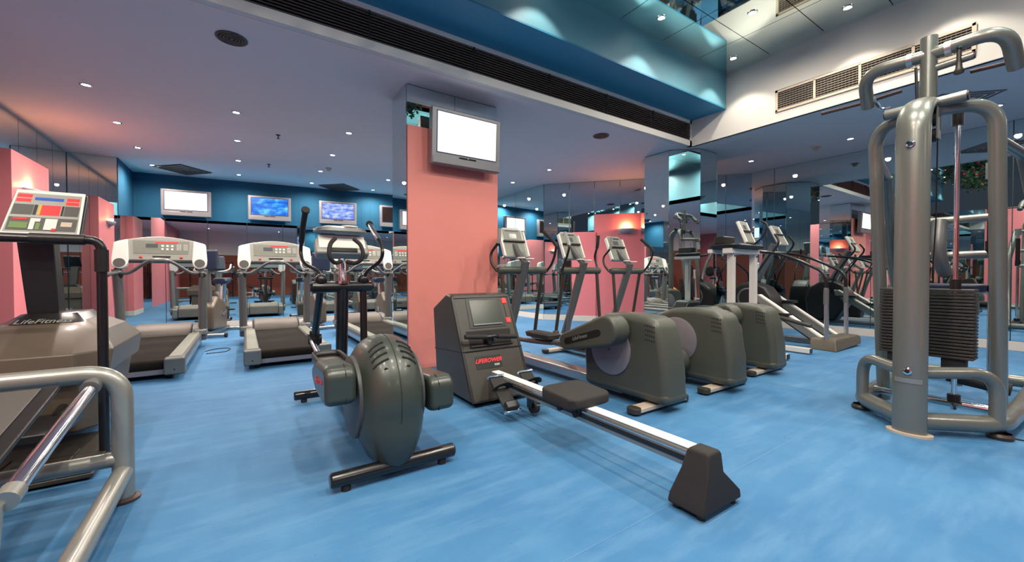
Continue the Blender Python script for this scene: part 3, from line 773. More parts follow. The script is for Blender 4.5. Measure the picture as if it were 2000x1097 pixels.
    for s in (-1, 1):
        obj('pulse_grip', MB().tube(spline([(s*.02, 1.20, 1.10), (s*.075, 1.14, 1.09), (s*.115, 1.11, 1.14), (s*.105, 1.13, 1.22), (s*.065, 1.17, 1.27)], 6), .015, 10), 'rubber', t)
    text('floor_label', 'LifeFitness', .025, 'whiteprint', sh, frame((-.0, -.005, .075), (1, 0, 0), (0, 0, 1)), .0)
    return t
make_front_elliptical()

# ---- treadmill (local origin: rear centre on the floor, front is +Y)
def make_treadmill(label, loc):
    t = thing('treadmill', label, 'treadmill', loc, 0, 'treadmills facing the television wall')
    obj('under_frame', B((-.34, .05, .045), (.34, 2.3, .12)), 'lav', t, bevel=.01)
    for s in (-1, 1):
        rl_ = obj('side_rail', B((s*.345-.07, .03, .07), (s*.345+.07, 2.15, .205)), 'silverdk', t, bevel=.02, bseg=3)
        obj('foot_strip', B((s*.34-.052, .06, .204), (s*.34+.052, 2.0, .212)), 'congreen', rl_, bevel=.003)
        obj('rail_stripe', B((s*.417-.002, .12, .10), (s*.417+.002, 1.6, .15)), 'steel', rl_, smooth=False)
        ec = obj('end_cap', B((s*.345-.08, -.03, .05), (s*.345+.08, .10, .212)), 'silverdk', t, bevel=.018, bseg=3)
        obj('screw', MB().cyl((s*.345, -.034, .10), (s*.345, -.028, .10), .007, 8), 'dark', ec)
        obj('wheel', MB().cyl((s*.30-.02, .10, .035), (s*.30+.02, .10, .035), .035, 14), 'rubber', t)
        po = obj('upright', MB().tube([(s*.42, 2.14, .10), (s*.425, 2.10, .6), (s*.44, 2.06, 1.08)], .05, 16, ry=.078), 'silverdk', t)
        obj('base_boot', B((s*.40-.07, 2.02, .17), (s*.40+.07, 2.28, .25)), 'silver', po, bevel=.02, bseg=3)
        sg = fillet([(s*.40, 2.03, 1.045), (s*.44, 2.0, 1.03), (s*.47, 1.55, 1.0)], .05)
        gp = obj('side_grip', MB().tube(sg, .024, 12), 'silverdk', t)
        obj('grip_sleeve', MB().tube([sg[-1]+Vector((0, .22, .011)), sg[-1]], .031, 12), 'rubber', gp)
        obj('joint_cup', MB().sphere((s*.43, 2.05, 1.02), .058, 14, (1, 1, 1.5)), 'black', t)
    # belt as a closed loop over the rollers
    bm_ = MB(); lp = []
    for k in range(9):
        a = math.radians(90+180*k/8); lp.append((.09+.055*math.cos(a), .135+.055*math.sin(a)))
    for k in range(5):
        a = math.radians(-90+180*k/4); lp.append((2.05+.05*math.cos(a), .14+.05*math.sin(a)))
    bm_.prism(lp, -.272, .272, 'x')
    obj('belt', bm_, 'belt', t)
    obj('rear_roller', MB().cyl((-.275, .09, .135), (.275, .09, .135), .05, 18).cyl((-.285, .09, .135), (.285, .09, .135), .02, 12), 'steel', t)
    hood = MB(); prof = [(1.99, .19), (2.02, .24), (2.16, .315), (2.35, .33), (2.52, .26), (2.55, .06), (1.99, .06)]
    hood.prism(prof, -.30, .30, 'x')
    hd = obj('motor_hood', hood, 'hoodgrey', t, bevel=.025, bseg=3)
    for s in (-1, 1):
        obj('hood_side', MB().prism([(y, z-.012) for y, z in prof], s*.30, s*.40, 'x'), 'silverdk', hd, bevel=.02)
    # handlebar across, rising at the centre
    hb = spline([(-.41, 2.03, 1.03), (-.30, 1.98, 1.04), (-.12, 1.90, 1.175), (0, 1.88, 1.20), (.12, 1.90, 1.175), (.30, 1.98, 1.04), (.41, 2.03, 1.03)], 7)
    h_ = obj('handlebar', MB().tube(hb, .021, 12), 'silverdk', t)
    obj('pulse_pad', MB().tube(hb[16:27], .028, 12, ry=.022), 'silver', h_)
    obj('display_badge', B((-.05, 1.853, 1.19), (.05, 1.875, 1.208)), 'congreen', h_, bevel=.003)
    # console: arched plate with white end wings holding dark vents
    F = frame((0, 2.02, 1.14), (1, 0, 0), (0, .10, .40))
    arch = [(-.33, .06), (.33, .06), (.36, .34)] + [(.36-.72*k/12, .34+.055*math.sin(PI*k/12)) for k in range(1, 12)] + [(-.36, .34)]
    cs = obj('console', oriented(MB().prism(arch, -.07, 0, 'z'), F), 'consilver', t, bevel=.014, bseg=3)
    obj('face_panel', oriented(MB().prism([(-.28, .15), (.28, .15), (.29, .33), (-.29, .33)], .0, .004, 'z'), F), 'congreen', cs)
    obj('tray_slot', oriented(MB().prism([(-.085, .095), (.085, .095), (.095, .12), (-.095, .12)], .0, .005, 'z'), F), 'black', cs, smooth=False)
    obj('shelf_underside', oriented(B((-.33, .035, -.06), (.33, .066, -.005)), F), 'black', cs, bevel=.008)
    obj('led_strip', oriented(B((-.07, .30, .003), (.17, .315, .007)), F), 'redglow', cs, smooth=False)
    obj('display', oriented(B((-.16, .235, .003), (-.04, .285, .007)), F), 'lcd', cs, smooth=False)
    for k in range(3):
        for r_ in range(2):
            obj('key', oriented(B((-.005+k*.05, .20+r_*.045, .003), (.02+k*.05, .228+r_*.045, .009)), F), 'whiteprint', cs, bevel=.003)
    kb = MB()
    for k in range(3):
        for r_ in range(4): kb.box((.155+k*.017, .205+r_*.022, .003), (.166+k*.017, .217+r_*.022, .008))
    kb = obj('number_key', oriented(kb, F), 'whiteprint', cs, smooth=False); kb['kind'] = 'stuff'
    obj('diagram_plate', oriented(B((.225, .20, .003), (.275, .29, .006)), F), 'consilver', cs, smooth=False)
    for s in (-1, 1):
        obj('stop_button', oriented(MB().sphere((s*.205, .10, .004), .019, 10, (1, .8, .5)), F), 'red', cs)
        wing = [(s*.32, .06), (s*.335, .34), (s*.43, .31), (s*.47, .29), (s*.485, .08)]
        for k in range(9):
            a = PI*k/8; wing.append((s*(.405+.078*math.cos(a)), -.0-.078*math.sin(a)+.02))
        w_ = obj('console_wing', oriented(MB().prism(wing, -.05, .02, 'z'), F), 'conwhite', cs, bevel=.012, bseg=3)
        v_ = obj('wing_fan', oriented(MB().cyl((s*.405, .018, .02), (s*.405, .018, .026), .058, 24), F), 'condark', cs)
    return t
T1 = make_treadmill('silver treadmill with white winged console, leftmost of the treadmill row under the white television', (-.90, 5.02, 0))
dup(T1, (.42, 5.05, 0), 'silver treadmill in the middle, under the blue-screen television')
dup(T1, (1.74, 5.15, 0), 'silver treadmill behind the foreground elliptical, left of the pink pillar')
dup(T1, (3.06, 5.15, 0), 'silver treadmill standing behind the pink pillar')

# ---- rower
def make_rower():
    t = thing('rowing_machine', 'black rowing machine with upright monitor cabinet, aluminium rail and sliding seat', 'rowing machine', (1.68, 1.0, 0))
    # local x = X-1.68, y = Y-1.0
    bx = [(1.64, .035), (2.01, .83), (2.10, .845), (2.38, .71), (2.30, .04)]
    cb = obj('monitor_cabinet', MB().prism(bx, -.275, .285, 'x'), 'brown', t, bevel=.022, bseg=3)
    obj('cabinet_base', B((-.2, 1.75, 0), (.2, 2.22, .045)), 'black', t, bevel=.01)
    obj('side_seam', MB().prism([(1.80, .395), (2.335, .355), (2.336, .362), (1.80, .402)], -.2765, .2865, 'x'), 'dark', cb, smooth=False)
    F = frame((-.275, 1.64, .035), (1, 0, 0), (0, .37, .795)); L_ = math.hypot(.37, .795); w = .56
    # face: x 0..w, y 0..L
    rim = [(.0, .0), (w, 0), (w, L_), (0, L_)]
    for a, b in (((.0, .0), (.022, L_)), ((w-.022, 0), (w, L_)), ((0, L_-.03), (w, L_)), ((0, 0), (w, .02))):
        obj('face_border', oriented(B((a[0], a[1], -.004), (b[0], b[1], .006)), F), 'black', cb, bevel=.004)
    obj('screen_hood', oriented(MB().prism([(.115, L_*.665), (.46, L_*.665), (.455, L_*.965), (.125, L_*.965)], .0, .004, 'z'), F), 'black', cb)
    scr = oriented(B((.15, L_*.70, .002), (.425, L_*.945, .008)), F)
    obj('screen', scr, 'crt', cb, bevel=.006)
    obj('screen_lip', oriented(B((.15, L_*.69, .004), (.425, L_*.702, .014)), F), 'silverdk', cb, smooth=False)
    obj('red_button', oriented(B((.475, L_*.90, .0), (.515, L_*.955, .008)), F), 'redglow', cb, bevel=.003)
    obj('red_button', oriented(B((.475, L_*.70, .0), (.515, L_*.75, .008)), F), 'redglow', cb, bevel=.003)
    obj('slider_track', oriented(B((.487, L_*.76, .0), (.503, L_*.89, .006)), F), 'bronze', cb, smooth=False)
    obj('handle_recess', oriented(MB().prism([(.09, L_*.50), (.47, L_*.50), (.49, L_*.64), (.07, L_*.64)], .0, .003, 'z'), F), 'dark', cb, smooth=False)
    obj('handle_shelf', oriented(B((.08, L_*.485, .0), (.48, L_*.50, .02)), F), 'brown', cb, bevel=.004)
    obj('logo_plate', oriented(B((.10, L_*.285, .0), (.335, L_*.40, .003)), F), 'black', cb, smooth=False)
    text('logo', 'LIFEROWER', .046, 'redglow', cb, F @ Matrix.Translation((.215, L_*.355, .004)), .45)
    text('model_number', '9500', .024, 'whiteprint', cb, F @ Matrix.Translation((.285, L_*.31, .004)), .2)
    # handle hooked in front of the recess
    hc = F @ Vector((.25, L_*.555, .07))
    hp = [hc+Vector((-.235, -.0, .015)), hc+Vector((-.02, -.01, .0)), hc+Vector((.02, -.01, 0)), hc+Vector((.24, .0, -.02))]
    hd = obj('pull_handle', MB().tube(hp, .013, 12), 'blackmetal', t)
    obj('handle_grip', MB().tube([hp[0], hp[0]+(hp[1]-hp[0])*.85], .019, 12), 'rubber', hd)
    obj('handle_grip', MB().tube([hp[3]+(hp[2]-hp[3])*.85, hp[3]], .019, 12), 'rubber', hd)
    obj('chain_guide', MB().lathe([(.0005, -.05), (.03, -.045), (.042, -.02), (.042, .04), (.03, .05), (.0005, .05)], tuple(hc+Vector((0, .05, -.035))), 18, 'y'), 'black', t)
    # rail
    x0 = -.05
    rl_ = obj('rail', MB().prism([(-.035+x0, .165), (.035+x0, .165), (.040+x0, .20), (.034+x0, .238), (.015+x0, .25), (-.015+x0, .25), (-.034+x0, .238), (-.040+x0, .20)], -.06, 1.68, 'y'), 'silver', t, bevel=.003)
    obj('rail_top', B((x0-.033, -.055, .243), (x0+.033, 1.68, .254)), 'conwhite', rl_, bevel=.008, bseg=3)
    for s in (-1, 1):
        obj('track_groove', B((x0+s*.0405-.002, -.05, .190), (x0+s*.0405+.002, 1.6, .212)), 'black', rl_, smooth=False)
        obj('track_strip', B((x0+s*.0385-.002, -.05, .222), (x0+s*.0385+.002, 1.6, .228)), 'chrome', rl_, smooth=False)
    # seat
    st = MB(); n = 10; top = []
    rings = []
    for z, e in ((.252, -.03), (.262, .0), (.290, .0), (.302, -.012)):
        rings.append([(x0+p[0], p[1]+.765, z) for p in rr_xy(-.16-e*.5, .16+e*.5, -.14-e*.5, .15+e*.5, .05, 0)])
    rings = [[(p[0], p[1], p[2]+(.018*math.cos((p[0]-x0)/.16*PI)*-1 if i > 1 else 0)+(.02*max(0, (p[1]-.825)/.1) if i > 1 else 0)) for p in r_] for i, r_ in enumerate(rings)]
    s_ = obj('seat', MB().loft(rings), 'rubber', t, bevel=.006)
    obj('seat_carriage', B((x0-.055, .68, .20), (x0+.055, .88, .262)), 'black', s_, bevel=.006)
    for s in (-1, 1):
        for y in (.71, .85): obj('seat_roller', MB().cyl((x0+s*.045, y, .205), (x0+s*.06, y, .205), .022, 12), 'rubber', s_)
    # rear foot: flared boot
    ft = MB(); q = lambda hx, hy0, hy1, z: [(x0+.03-hx, hy0, z), (x0+.03+hx, hy0, z), (x0+.03+hx, hy1, z), (x0+.03-hx, hy1, z)]
    q2 = lambda a, b, hy0, hy1, z: [(a, hy0, z), (b, hy0, z), (b, hy1, z), (a, hy1, z)]
    ft.loft([q2(-.165, .135, -.10, .07, .02), q2(-.158, .125, -.10, .065, .06), q2(-.11, .01, -.09, .04, .165), q2(-.10, .00, -.085, .02, .245), q2(-.09, -.01, -.08, .01, .262)])
    fo = obj('rear_foot', ft, 'rubber', t, bevel=.012, bseg=3)
    for x in (-.13, .10):
        for y in (-.07, .04): obj('levelling_pad', MB().cyl((x, y, 0), (x, y, .03), .018, 10), 'black', fo)
    # footrests
    for s in (-1, 1):
        R_ = Matrix.Rotation(math.radians(40), 3, 'X')
        c = Vector((x0+s*.13, 1.36, .18))
        fp = MB()
        fp.box((c.x-.055, c.y-.15, c.z-.008), (c.x+.055, c.y+.13, c.z+.008), rot=R_, piv=c)
        f_ = obj('foot_plate', fp, 'rubber', t, bevel=.006)
        for yy in (-.155, .135):
            obj('toe_bar', MB().box((c.x-.065, c.y+yy-.008, c.z-.012), (c.x+.065, c.y+yy+.008, c.z+.018), rot=R_, piv=c), 'chrome', f_, bevel=.004)
        sp = [c+R_ @ Vector((s*.062*math.cos(a), .03, .055*math.sin(a))) for a in [PI*k/10 for k in range(11)]]
        obj('foot_strap', MB().tube(sp, .004, 6, ry=.028), 'rubber', f_)
        obj('heel_cup', MB().box((c.x-.05, c.y-.15, c.z+.005), (c.x+.05, c.y-.09, c.z+.045), rot=R_, piv=c), 'black', f_, bevel=.012)
    obj('footrest_axle', MB().cyl((x0-.15, 1.43, .205), (x0+.15, 1.43, .205), .014, 12), 'blackmetal', t)
    obj('support_wheel', MB().cyl((x0+.05, 1.27, .07), (x0+.09, 1.27, .07), .045, 18), 'rubber', t)
    obj('support_leg', B((x0+.02, 1.25, .07), (x0+.06, 1.29, .17)), 'blackmetal', t, bevel=.004)
    return t
make_rower()

# ---- inclined climber by the right mirror (origin: rear platform centre)
def console_plate(t, c, w, h, tilt_y, name='console'):
    F = frame(c, (1, 0, 0), (0, tilt_y, h)); L_ = math.hypot(tilt_y, h)
    cs = obj(name, oriented(MB().prism([(-w/2, 0), (w/2, 0), (w/2*.9, L_), (-w/2*.9, L_)], -.045, 0, 'z'), F), 'consilver', t, bevel=.012, bseg=3)
    obj('face_panel', oriented(B((-w*.40, .015, 0), (w*.40, L_*.48, .003)), F), 'congreen', cs)
    obj('face_panel', oriented(B((-w*.36, L_*.56, 0), (w*.36, L_-.02, .003)), F), 'congreen', cs)
    obj('book_ledge', oriented(B((-w*.44, L_*.48, 0), (w*.44, L_*.54, .025)), F), 'black', cs, bevel=.003)
    obj('display', oriented(B((-w*.16, L_*.62, .002), (w*.16, L_*.8, .005)), F), 'lcd', cs, smooth=False)
    for s in (-1, 1): obj('side_trim', oriented(B((s*w*.47-.009, .01, -.03), (s*w*.47+.009, L_*.95, .01)), F), 'conwhite', cs, bevel=.006)
    return cs
def make_climber():
    t = thing('incline_climber', 'inclined climbing trainer with long black handrails and grey step platform by the right mirror', 'climbing machine', (6.80, 2.1, 0))
    mb = MB(); mb.loft([[(-.50, -.13, .0), (.40, -.13, .03), (.46, .10, .03), (-.46, .18, .0)], [(-.44, -.10, .10), (.42, -.12, .12), (.47, .10, .12), (-.40, .20, .12)], [(-.38, -.08, .15), (.38, -.10, .15), (.42, .10, .15), (-.34, .20, .15)]])
    obj('rear_platform', mb, 'olivebrown', t, bevel=.012, bseg=2)
    for s, xr in ((-1, -.26), (1, .24)):
        rl_ = MB(); rl_.prism([(.10, .02), (.95, .60), (.97, .70), (.90, .69), (.06, .12)], xr-.06, xr+.06, 'x')
        r_ = obj('incline_rail', rl_, 'silver', t, bevel=.012)
        obj('rail_top_strip', MB().prism([(.08, .128), (.90, .688), (.90, .698), (.08, .138)], xr-.045, xr+.045, 'x'), 'conwhite', r_)
        obj('rail_under_strip', MB().prism([(.16, .052), (.92, .575), (.92, .585), (.14, .062)], xr-.062, xr-.058, 'x'), 'dark', r_, smooth=False)
        pd = obj('pedal', B((xr-.09 if s < 0 else xr-.09, .48 if s < 0 else .62, .40 if s < 0 else .56), (xr+.09, .80 if s < 0 else .94, .44 if s < 0 else .60)), 'black', t, bevel=.01)
        obj('pedal_carriage', B((xr-.05, .58 if s < 0 else .72, .34 if s < 0 else .5), (xr+.05, .72 if s < 0 else .86, .41 if s < 0 else .57)), 'silverdk', pd, bevel=.008)
        xp = -.37 if s < 0 else .33
        po = obj('handrail_post', MB().cyl((xp, .02, .13), (xp, .03, .82), .026, 14), 'steel', t)
        obj('post_sleeve', MB().tube([(xp, .03, .60), (xp, .03, .80)], .031, 12), 'silverdk', po)
        hr = fillet([(xp, .03, .78), (xp, .035, 1.02), (xp+.0, .55, 1.30), (xp+.02, 1.05, 1.36)], [.16, .3], 8)
        obj('handrail', MB().tube(hr, .021, 12), 'blackmetal', t)
    obj('lever_arm', MB().tube([(-.42, .18, .30), (-.42, .9, .46)], .028, 12), 'brown', t)
    obj('front_base', B((-.42, 1.45, .0), (.42, 1.62, .07)), 'silverdk', t, bevel=.012)
    obj('base_beam', B((-.05, .15, .02), (.05, 1.55, .08)), 'silverdk', t, bevel=.01)
    pr = [(.75, .50), (.78, .66), (.88, .80), (1.05, .88), (1.25, .86), (1.42, .74), (1.50, .5), (1.45, .07), (1.0, .07)]
    hs = obj('drive_housing', MB().prism(pr, -.17, .17, 'x'), 'black', t, bevel=.05, bseg=4)
    obj('housing_ring', MB().lathe([(.16, -.172), (.17, -.178), (.15, -.182), (.14, -.172)], (0, 1.12, .62), 28, 'x'), 'silverdk', hs)
    obj('column', MB().tube([(0, 1.12, .82), (0, .98, 1.10), (0, .82, 1.46)], .055, 14), 'silverdk', t)
    obj('column_boot', MB().tube([(0, 1.13, .80), (0, 1.08, .92)], [.09, .065], 14), 'black', t)
    console_plate(t, (0, .68, 1.44), .26, .31, .15)
    for s in (-1, 1):
        obj('moving_handle', MB().tube(spline([(s*.19, 1.05, .62), (s*.24, .98, .95), (s*.26, .80, 1.25), (s*.25, .66, 1.46), (s*.22, .72, 1.60)], 6), .016, 10), 'blackmetal', t)
    return t
make_climber()
# ---- white framed machine with black tray top
def make_white_frame():
    t = thing('white_framed_stepper', 'white twin-post exercise machine with black tray top and console, behind the ellipticals', 'exercise machine', (5.56, 2.1, 0))
    for s, x, xq in ((-1, -.31, -.31), (1, .32, .26)):
        b_ = obj('floor_beam', B((x-.035, 0, .012), (x+.035, 1.75, .075)), 'whitemetal', t, bevel=.006)
        obj('end_plug', B((x-.033, -.006, .014), (x+.033, .0, .073)), 'black', b_, smooth=False)
        p_ = obj('post', B((xq-.035, .62, .07), (xq+.035, .70, 1.29)), 'whitemetal', t, bevel=.006)
        obj('bolt', MB().cyl((xq-.0, .612, 1.24), (xq, .622, 1.24), .012, 8), 'black', p_)
    obj('cross_frame', B((-.42, .60, 1.27), (.31, .72, 1.335)), 'whitemetal', t, bevel=.006)
    obj('rear_frame', B((-.42, .86, 1.28), (.31, .92, 1.33)), 'whitemetal', t, bevel=.006)
    tp = obj('black_tray', MB().loft([rr_xy(-.41, .30, .54, .92, .08, 1.337), rr_xy(-.43, .32, .52, .94, .09, 1.375), rr_xy(-.41, .30, .54, .92, .08, 1.395)]), 'black', t)
    obj('tray_pad', B((-.38, .72, 1.39), (-.10, .86, 1.50)), 'black', tp, bevel=.02)
    console_plate(t, (.12, .62, 1.42), .22, .31, .13)
    obj('side_lever', MB().tube(spline([(.18, .62, 1.40), (.20, .52, 1.5), (.24, .48, 1.64), (.23, .55, 1.72)], 6), .014, 8), 'blackmetal', t)
    obj('drive_housing', MB().prism([(.95, .05), (.9, .42), (1.0, .55), (1.3, .55), (1.45, .4), (1.45, .05)], -.14, .14, 'x'), 'black', t, bevel=.05, bseg=3)
    obj('cross_beam', B((-.31, 1.60, .0), (.32, 1.68, .06)), 'whitemetal', t, bevel=.005)
    return t
make_white_frame()

# ---- weight tower
def make_tower():
    CY = .71
    t = thing('weight_tower', 'tall pale silver multi-gym pulley tower with a weight stack, at the right edge', 'multi gym', (3.47, CY, 0))
    g = lambda x, y, z: (x-3.47, y-CY, z)
    # oval main post, curved over at the top
    path = [g(3.47, CY, 0.012), g(3.47, CY, 1.2), g(3.47, CY, 1.88)]
    for k in range(1, 10):
        a = math.radians(90*k/9); path.append(g(3.47+.22*(1-math.cos(a)), CY, 1.88+.21*math.sin(a)))
    path.append(g(3.80, CY, 2.085))
    mp = obj('main_post', MB().tube(path, .048, 24, ry=.082), 'towersilver', t, ang=50)
    obj('post_foot', MB().loft([[(.0+.075*math.cos(a), .11*math.sin(a), z) for a in [2*PI*k/24 for k in range(24)]] for z in (0, .014)]), 'cream_metal', mp)
    for z in (.40, 1.80):
        obj('bolt_cap', MB().lathe([(.022, -.050), (.022, -.056), (.012, -.060), (.010, -.054)], (0, 0, z), 14, 'x'), 'chrome', mp)
        obj('bolt_hole', MB().cyl((-.060, 0, z), (-.052, 0, z), .009, 10), 'dark', mp)
    obj('sticker', MB().add([(-.0505*math.cos(a)-.0005, -.083*math.sin(a), z) for z in (.325, .355) for a in [math.radians(-50+10*k) for k in range(11)]], [(k, k+1, k+12, k+11) for k in range(10)]), 'silver', mp)
    # leaning side uprights joined in arches
    for s in (-1, 1):
        Y = s*.29
        pth = fillet([(.70, Y, .03), (.42, Y, 2.06), (.22, 0, 2.05)], .26, 9) if False else fillet([g(4.17, CY+Y, .03), g(3.885, CY+Y, 2.07), g(3.72, CY, 2.06)], .19, 9)
        obj('side_upright', MB().tube(pth, .040, 18), 'towersilver', t)
    # base ring tubes
    for s in (-1, 1):
        pth = fillet([g(3.47, CY, .085), g(3.82, CY+s*.335, .085), g(4.5, CY+s*.36, .085), g(5.5, CY+s*.36, .085)], .12, 8)
        obj('base_tube', MB().tube(pth, .052, 16), 'towersilver', t)
        hp = fillet([g(3.80, CY+s*.32, .09), g(3.80, CY+s*.32, .40), g(3.49, CY+s*.03, .385)], .16, 8)
        obj('guard_tube', MB().tube(hp, .036, 14), 'towersilver', t)
        obj('corner_pad', MB().lathe([(.0005, 0), (.055, 0), (.06, .02), (.05, .036)], g(3.82, CY+s*.33, 0), 16), 'brown', t)
    obj('rear_cross_tube', MB().cyl(g(5.5, CY-.38, .085), g(5.5, CY+.38, .085), .05, 14), 'towersilver', t)
    obj('chrome_base_bar', MB().cyl(g(3.98, CY-.30, .13), g(3.98, CY+.30, .13), .028, 16), 'chrome', t)
    # weight stack
    cx = 3.93
    for k in range(20):
        z = .445+k*.0218
        p_ = obj('weight_plate', B(g(cx-.075, CY-.215, z), g(cx+.075, CY+.245, z+.0165)), 'plate', t, bevel=.003, bseg=1)
    obj('top_plate', B(g(cx-.075, CY-.215, .883), g(cx+.075, CY+.245, .90)), 'plate', t, bevel=.003)
    for s in (-1, 1):
        y = CY+.015+s*.135
        rd = obj('guide_rod', MB().cyl(g(cx, y, .10), g(cx, y, 2.08), .0135, 12), 'chrome', t)
        obj('rod_collar', MB().cyl(g(cx, y, .90), g(cx, y, .965), .027, 14), 'black', rd)
        obj('upper_collar', MB().cyl(g(cx, y, 1.98), g(cx, y, 2.07), .028, 14), 'black', rd)
        obj('cushion', B(g(cx-.05, y-.055, .375), g(cx+.05, y+.055, .443)), 'rubber', rd, bevel=.004)
        obj('rod_foot', MB().cyl(g(cx, y, .15), g(cx, y, .20), .032, 14), 'black', rd)
    obj('head_cross_tube', MB().tube([g(3.72, CY-.19, 2.10), g(3.72, CY+.19, 2.10)], .034, 16), 'towersilver', t)
    for s in (-1, 1): obj('tube_plug', MB().cyl(g(3.72, CY+s*.19, 2.10), g(3.72, CY+s*.197, 2.10), .029, 14), 'black', t)
    # pulleys
    for x, y, z in ((3.70, CY-.05, 1.99), (3.70, CY-.05, 1.89)):
        obj('pulley', MB().cyl(g(x, y-.014, z), g(x, y+.014, z), .042, 18), 'black', t)
    obj('pulley_bracket', B(g(3.66, CY-.075, 1.86), g(3.74, CY-.065, 2.06)), 'silverdk', t, bevel=.003)
    cb = obj('cable', MB().tube([g(3.74, CY-.06, 1.9), g(3.90, CY-.03, 1.35), g(3.99, CY-.0, .97)], .004, 6), 'cableblack', t)
    # rear post and yoke
    obj('head_post', MB().tube([g(3.82, CY, 2.02), g(3.82, CY, 2.575)], .043, 18), 'towersilver', t)
    yk = [g(3.96, CY-.35, 2.26), g(3.82, CY-.33, 2.49), g(3.82, CY, 2.46), g(3.82, CY+.33, 2.49), g(3.96, CY+.35, 2.26)]
    yk = fillet([g(3.98, CY-.355, 2.27), g(3.80, CY-.335, 2.47), g(3.82, CY, 2.46), g(3.80, CY+.335, 2.47), g(3.98, CY+.355, 2.27)], [.14, .02, .14], 9)
    yo = obj('pulldown_yoke', MB().tube(yk, .040, 18), 'towersilver', t)
    for s in (-1, 1):
        obj('yoke_collar', MB().cyl(g(3.82, CY+s*.075, 2.462), g(3.82, CY+s*.105, 2.463), .047, 18), 'steel', yo)
        y = CY+s*.355
        h_ = obj('lat_handle', MB().tube([g(3.98, y-.19, 2.325), g(3.98, y+.03, 2.315), g(3.99, y+.30, 2.325)] if s > 0 else [g(3.98, y+.19, 2.325), g(3.98, y, 2.315), g(3.98, y-.28, 2.32)], .013, 10), 'bronze', t)
        obj('swivel_hook', MB().tube(spline([g(3.97, y-.03*s, 2.34), g(3.95, y-.06, 2.27), g(3.94, y-.09, 2.22), g(3.94, y-.14, 2.21)], 5), .011, 8), 'chrome', h_)
    obj('stub_tube', MB().tube([g(3.82, CY, 2.36), g(3.82, CY-.20, 2.37)], .024, 14), 'towersilver', t)
    obj('stub_plug', MB().cyl(g(3.82, CY-.20, 2.37), g(3.82, CY-.207, 2.37), .021, 12), 'bronze', t)
    kn = obj('spring_pin', MB().cyl(g(3.80, CY-.14, 2.30), g(3.80, CY-.14, 2.48), .012, 10).lathe([(.0005, 2.27), (.022, 2.275), (.026, 2.29), (.016, 2.31), (.014, 2.345)], g(3.80, CY-.14, 0), 14), 'brown', t)
    obj('pin_nut', MB().cyl(g(3.80, CY-.14, 2.43), g(3.80, CY-.14, 2.475), .022, 8), 'chrome', kn)
    obj('side_lever', MB().tube([g(3.76, CY+.04, 2.08), g(3.76, CY+.05, 2.38)], .008, 8), 'black', t)
    # press station further back
    for s in (-1, 1):
        y = CY+.06+s*.25
        cyl = obj('gas_strut', MB().cyl(g(4.70, y, .10), g(4.70, y, 1.74), .020, 12), 'chrome', t)
        obj('strut_sleeve', MB().cyl(g(4.715, y, 1.20), g(4.715, y, 1.66), .030, 14), 'black', cyl)
        obj('strut_collar', MB().cyl(g(4.70, y, 1.15), g(4.70, y, 1.25), .036, 14), 'black', cyl)
        obj('strut_head', MB().cyl(g(4.70, y, 1.72), g(4.70, y, 1.84), .040, 16), 'silver', cyl)
        obj('strut_foot', MB().cyl(g(4.70, y, .12), g(4.70, y, .17), .04, 14), 'black', cyl)
        rg = fillet([g(4.45, CY+s*.36, 1.80), g(4.85, CY+s*.42, 1.2), g(5.3, CY+s*.36, .10)], .2, 6)
        obj('rear_leg', MB().tube(rg, .042, 14), 'towersilver', t)
        obj('leg_link', MB().tube([g(3.95, CY+s*.29, 1.84), g(4.45, CY+s*.36, 1.80)], .034, 12), 'towersilver', t)
    for z in (1.43, 1.15): obj('press_cross_tube', MB().cyl(g(4.70, CY-.20, z), g(4.70, CY+.32, z), .030, 14), 'silver', t)
    obj('press_arm', MB().tube(spline([g(4.66, CY+.08, 1.43), g(4.62, CY+.08, 1.25), g(4.64, CY+.07, 1.10), g(4.70, CY+.05, 1.00)], 6), .045, 14), 'silverdk', t)
    sb = obj('seat_pad', MB().loft([rr_xy(4.60-3.47, 5.05-3.47, -.17, .19, .06, z) for z in (.86, .92)]), 'navy', t, bevel=.015)
    obj('seat_stem', MB().cyl(g(4.82, CY, .10), g(4.82, CY, .87), .035, 14), 'towersilver', t)
    obj('foot_roller', MB().cyl(g(4.62, CY-.30, .16), g(4.62, CY+.02, .20), .045, 16), 'rubber', t)
    return t
make_tower()
cv = obj('floor_cord', MB().tube(spline([(3.86, .36, .006), (3.90, .18, .006), (4.0, .0, .006), (4.3, -.3, .006)], 6), .004, 6), 'cableblack'); tag(cv, 'thin black cord trailing on the floor from the weight tower base', 'cord')
cv = obj('floor_cord', MB().tube(spline([(-.42, 6.6, .006), (-.30, 6.75, .006), (-.16, 6.7, .006), (-.2, 6.45, .006), (-.40, 6.4, .006)], 6), .005, 6), 'cableblack'); tag(cv, 'thin black power cord looping on the floor beside the leftmost treadmill', 'cord')

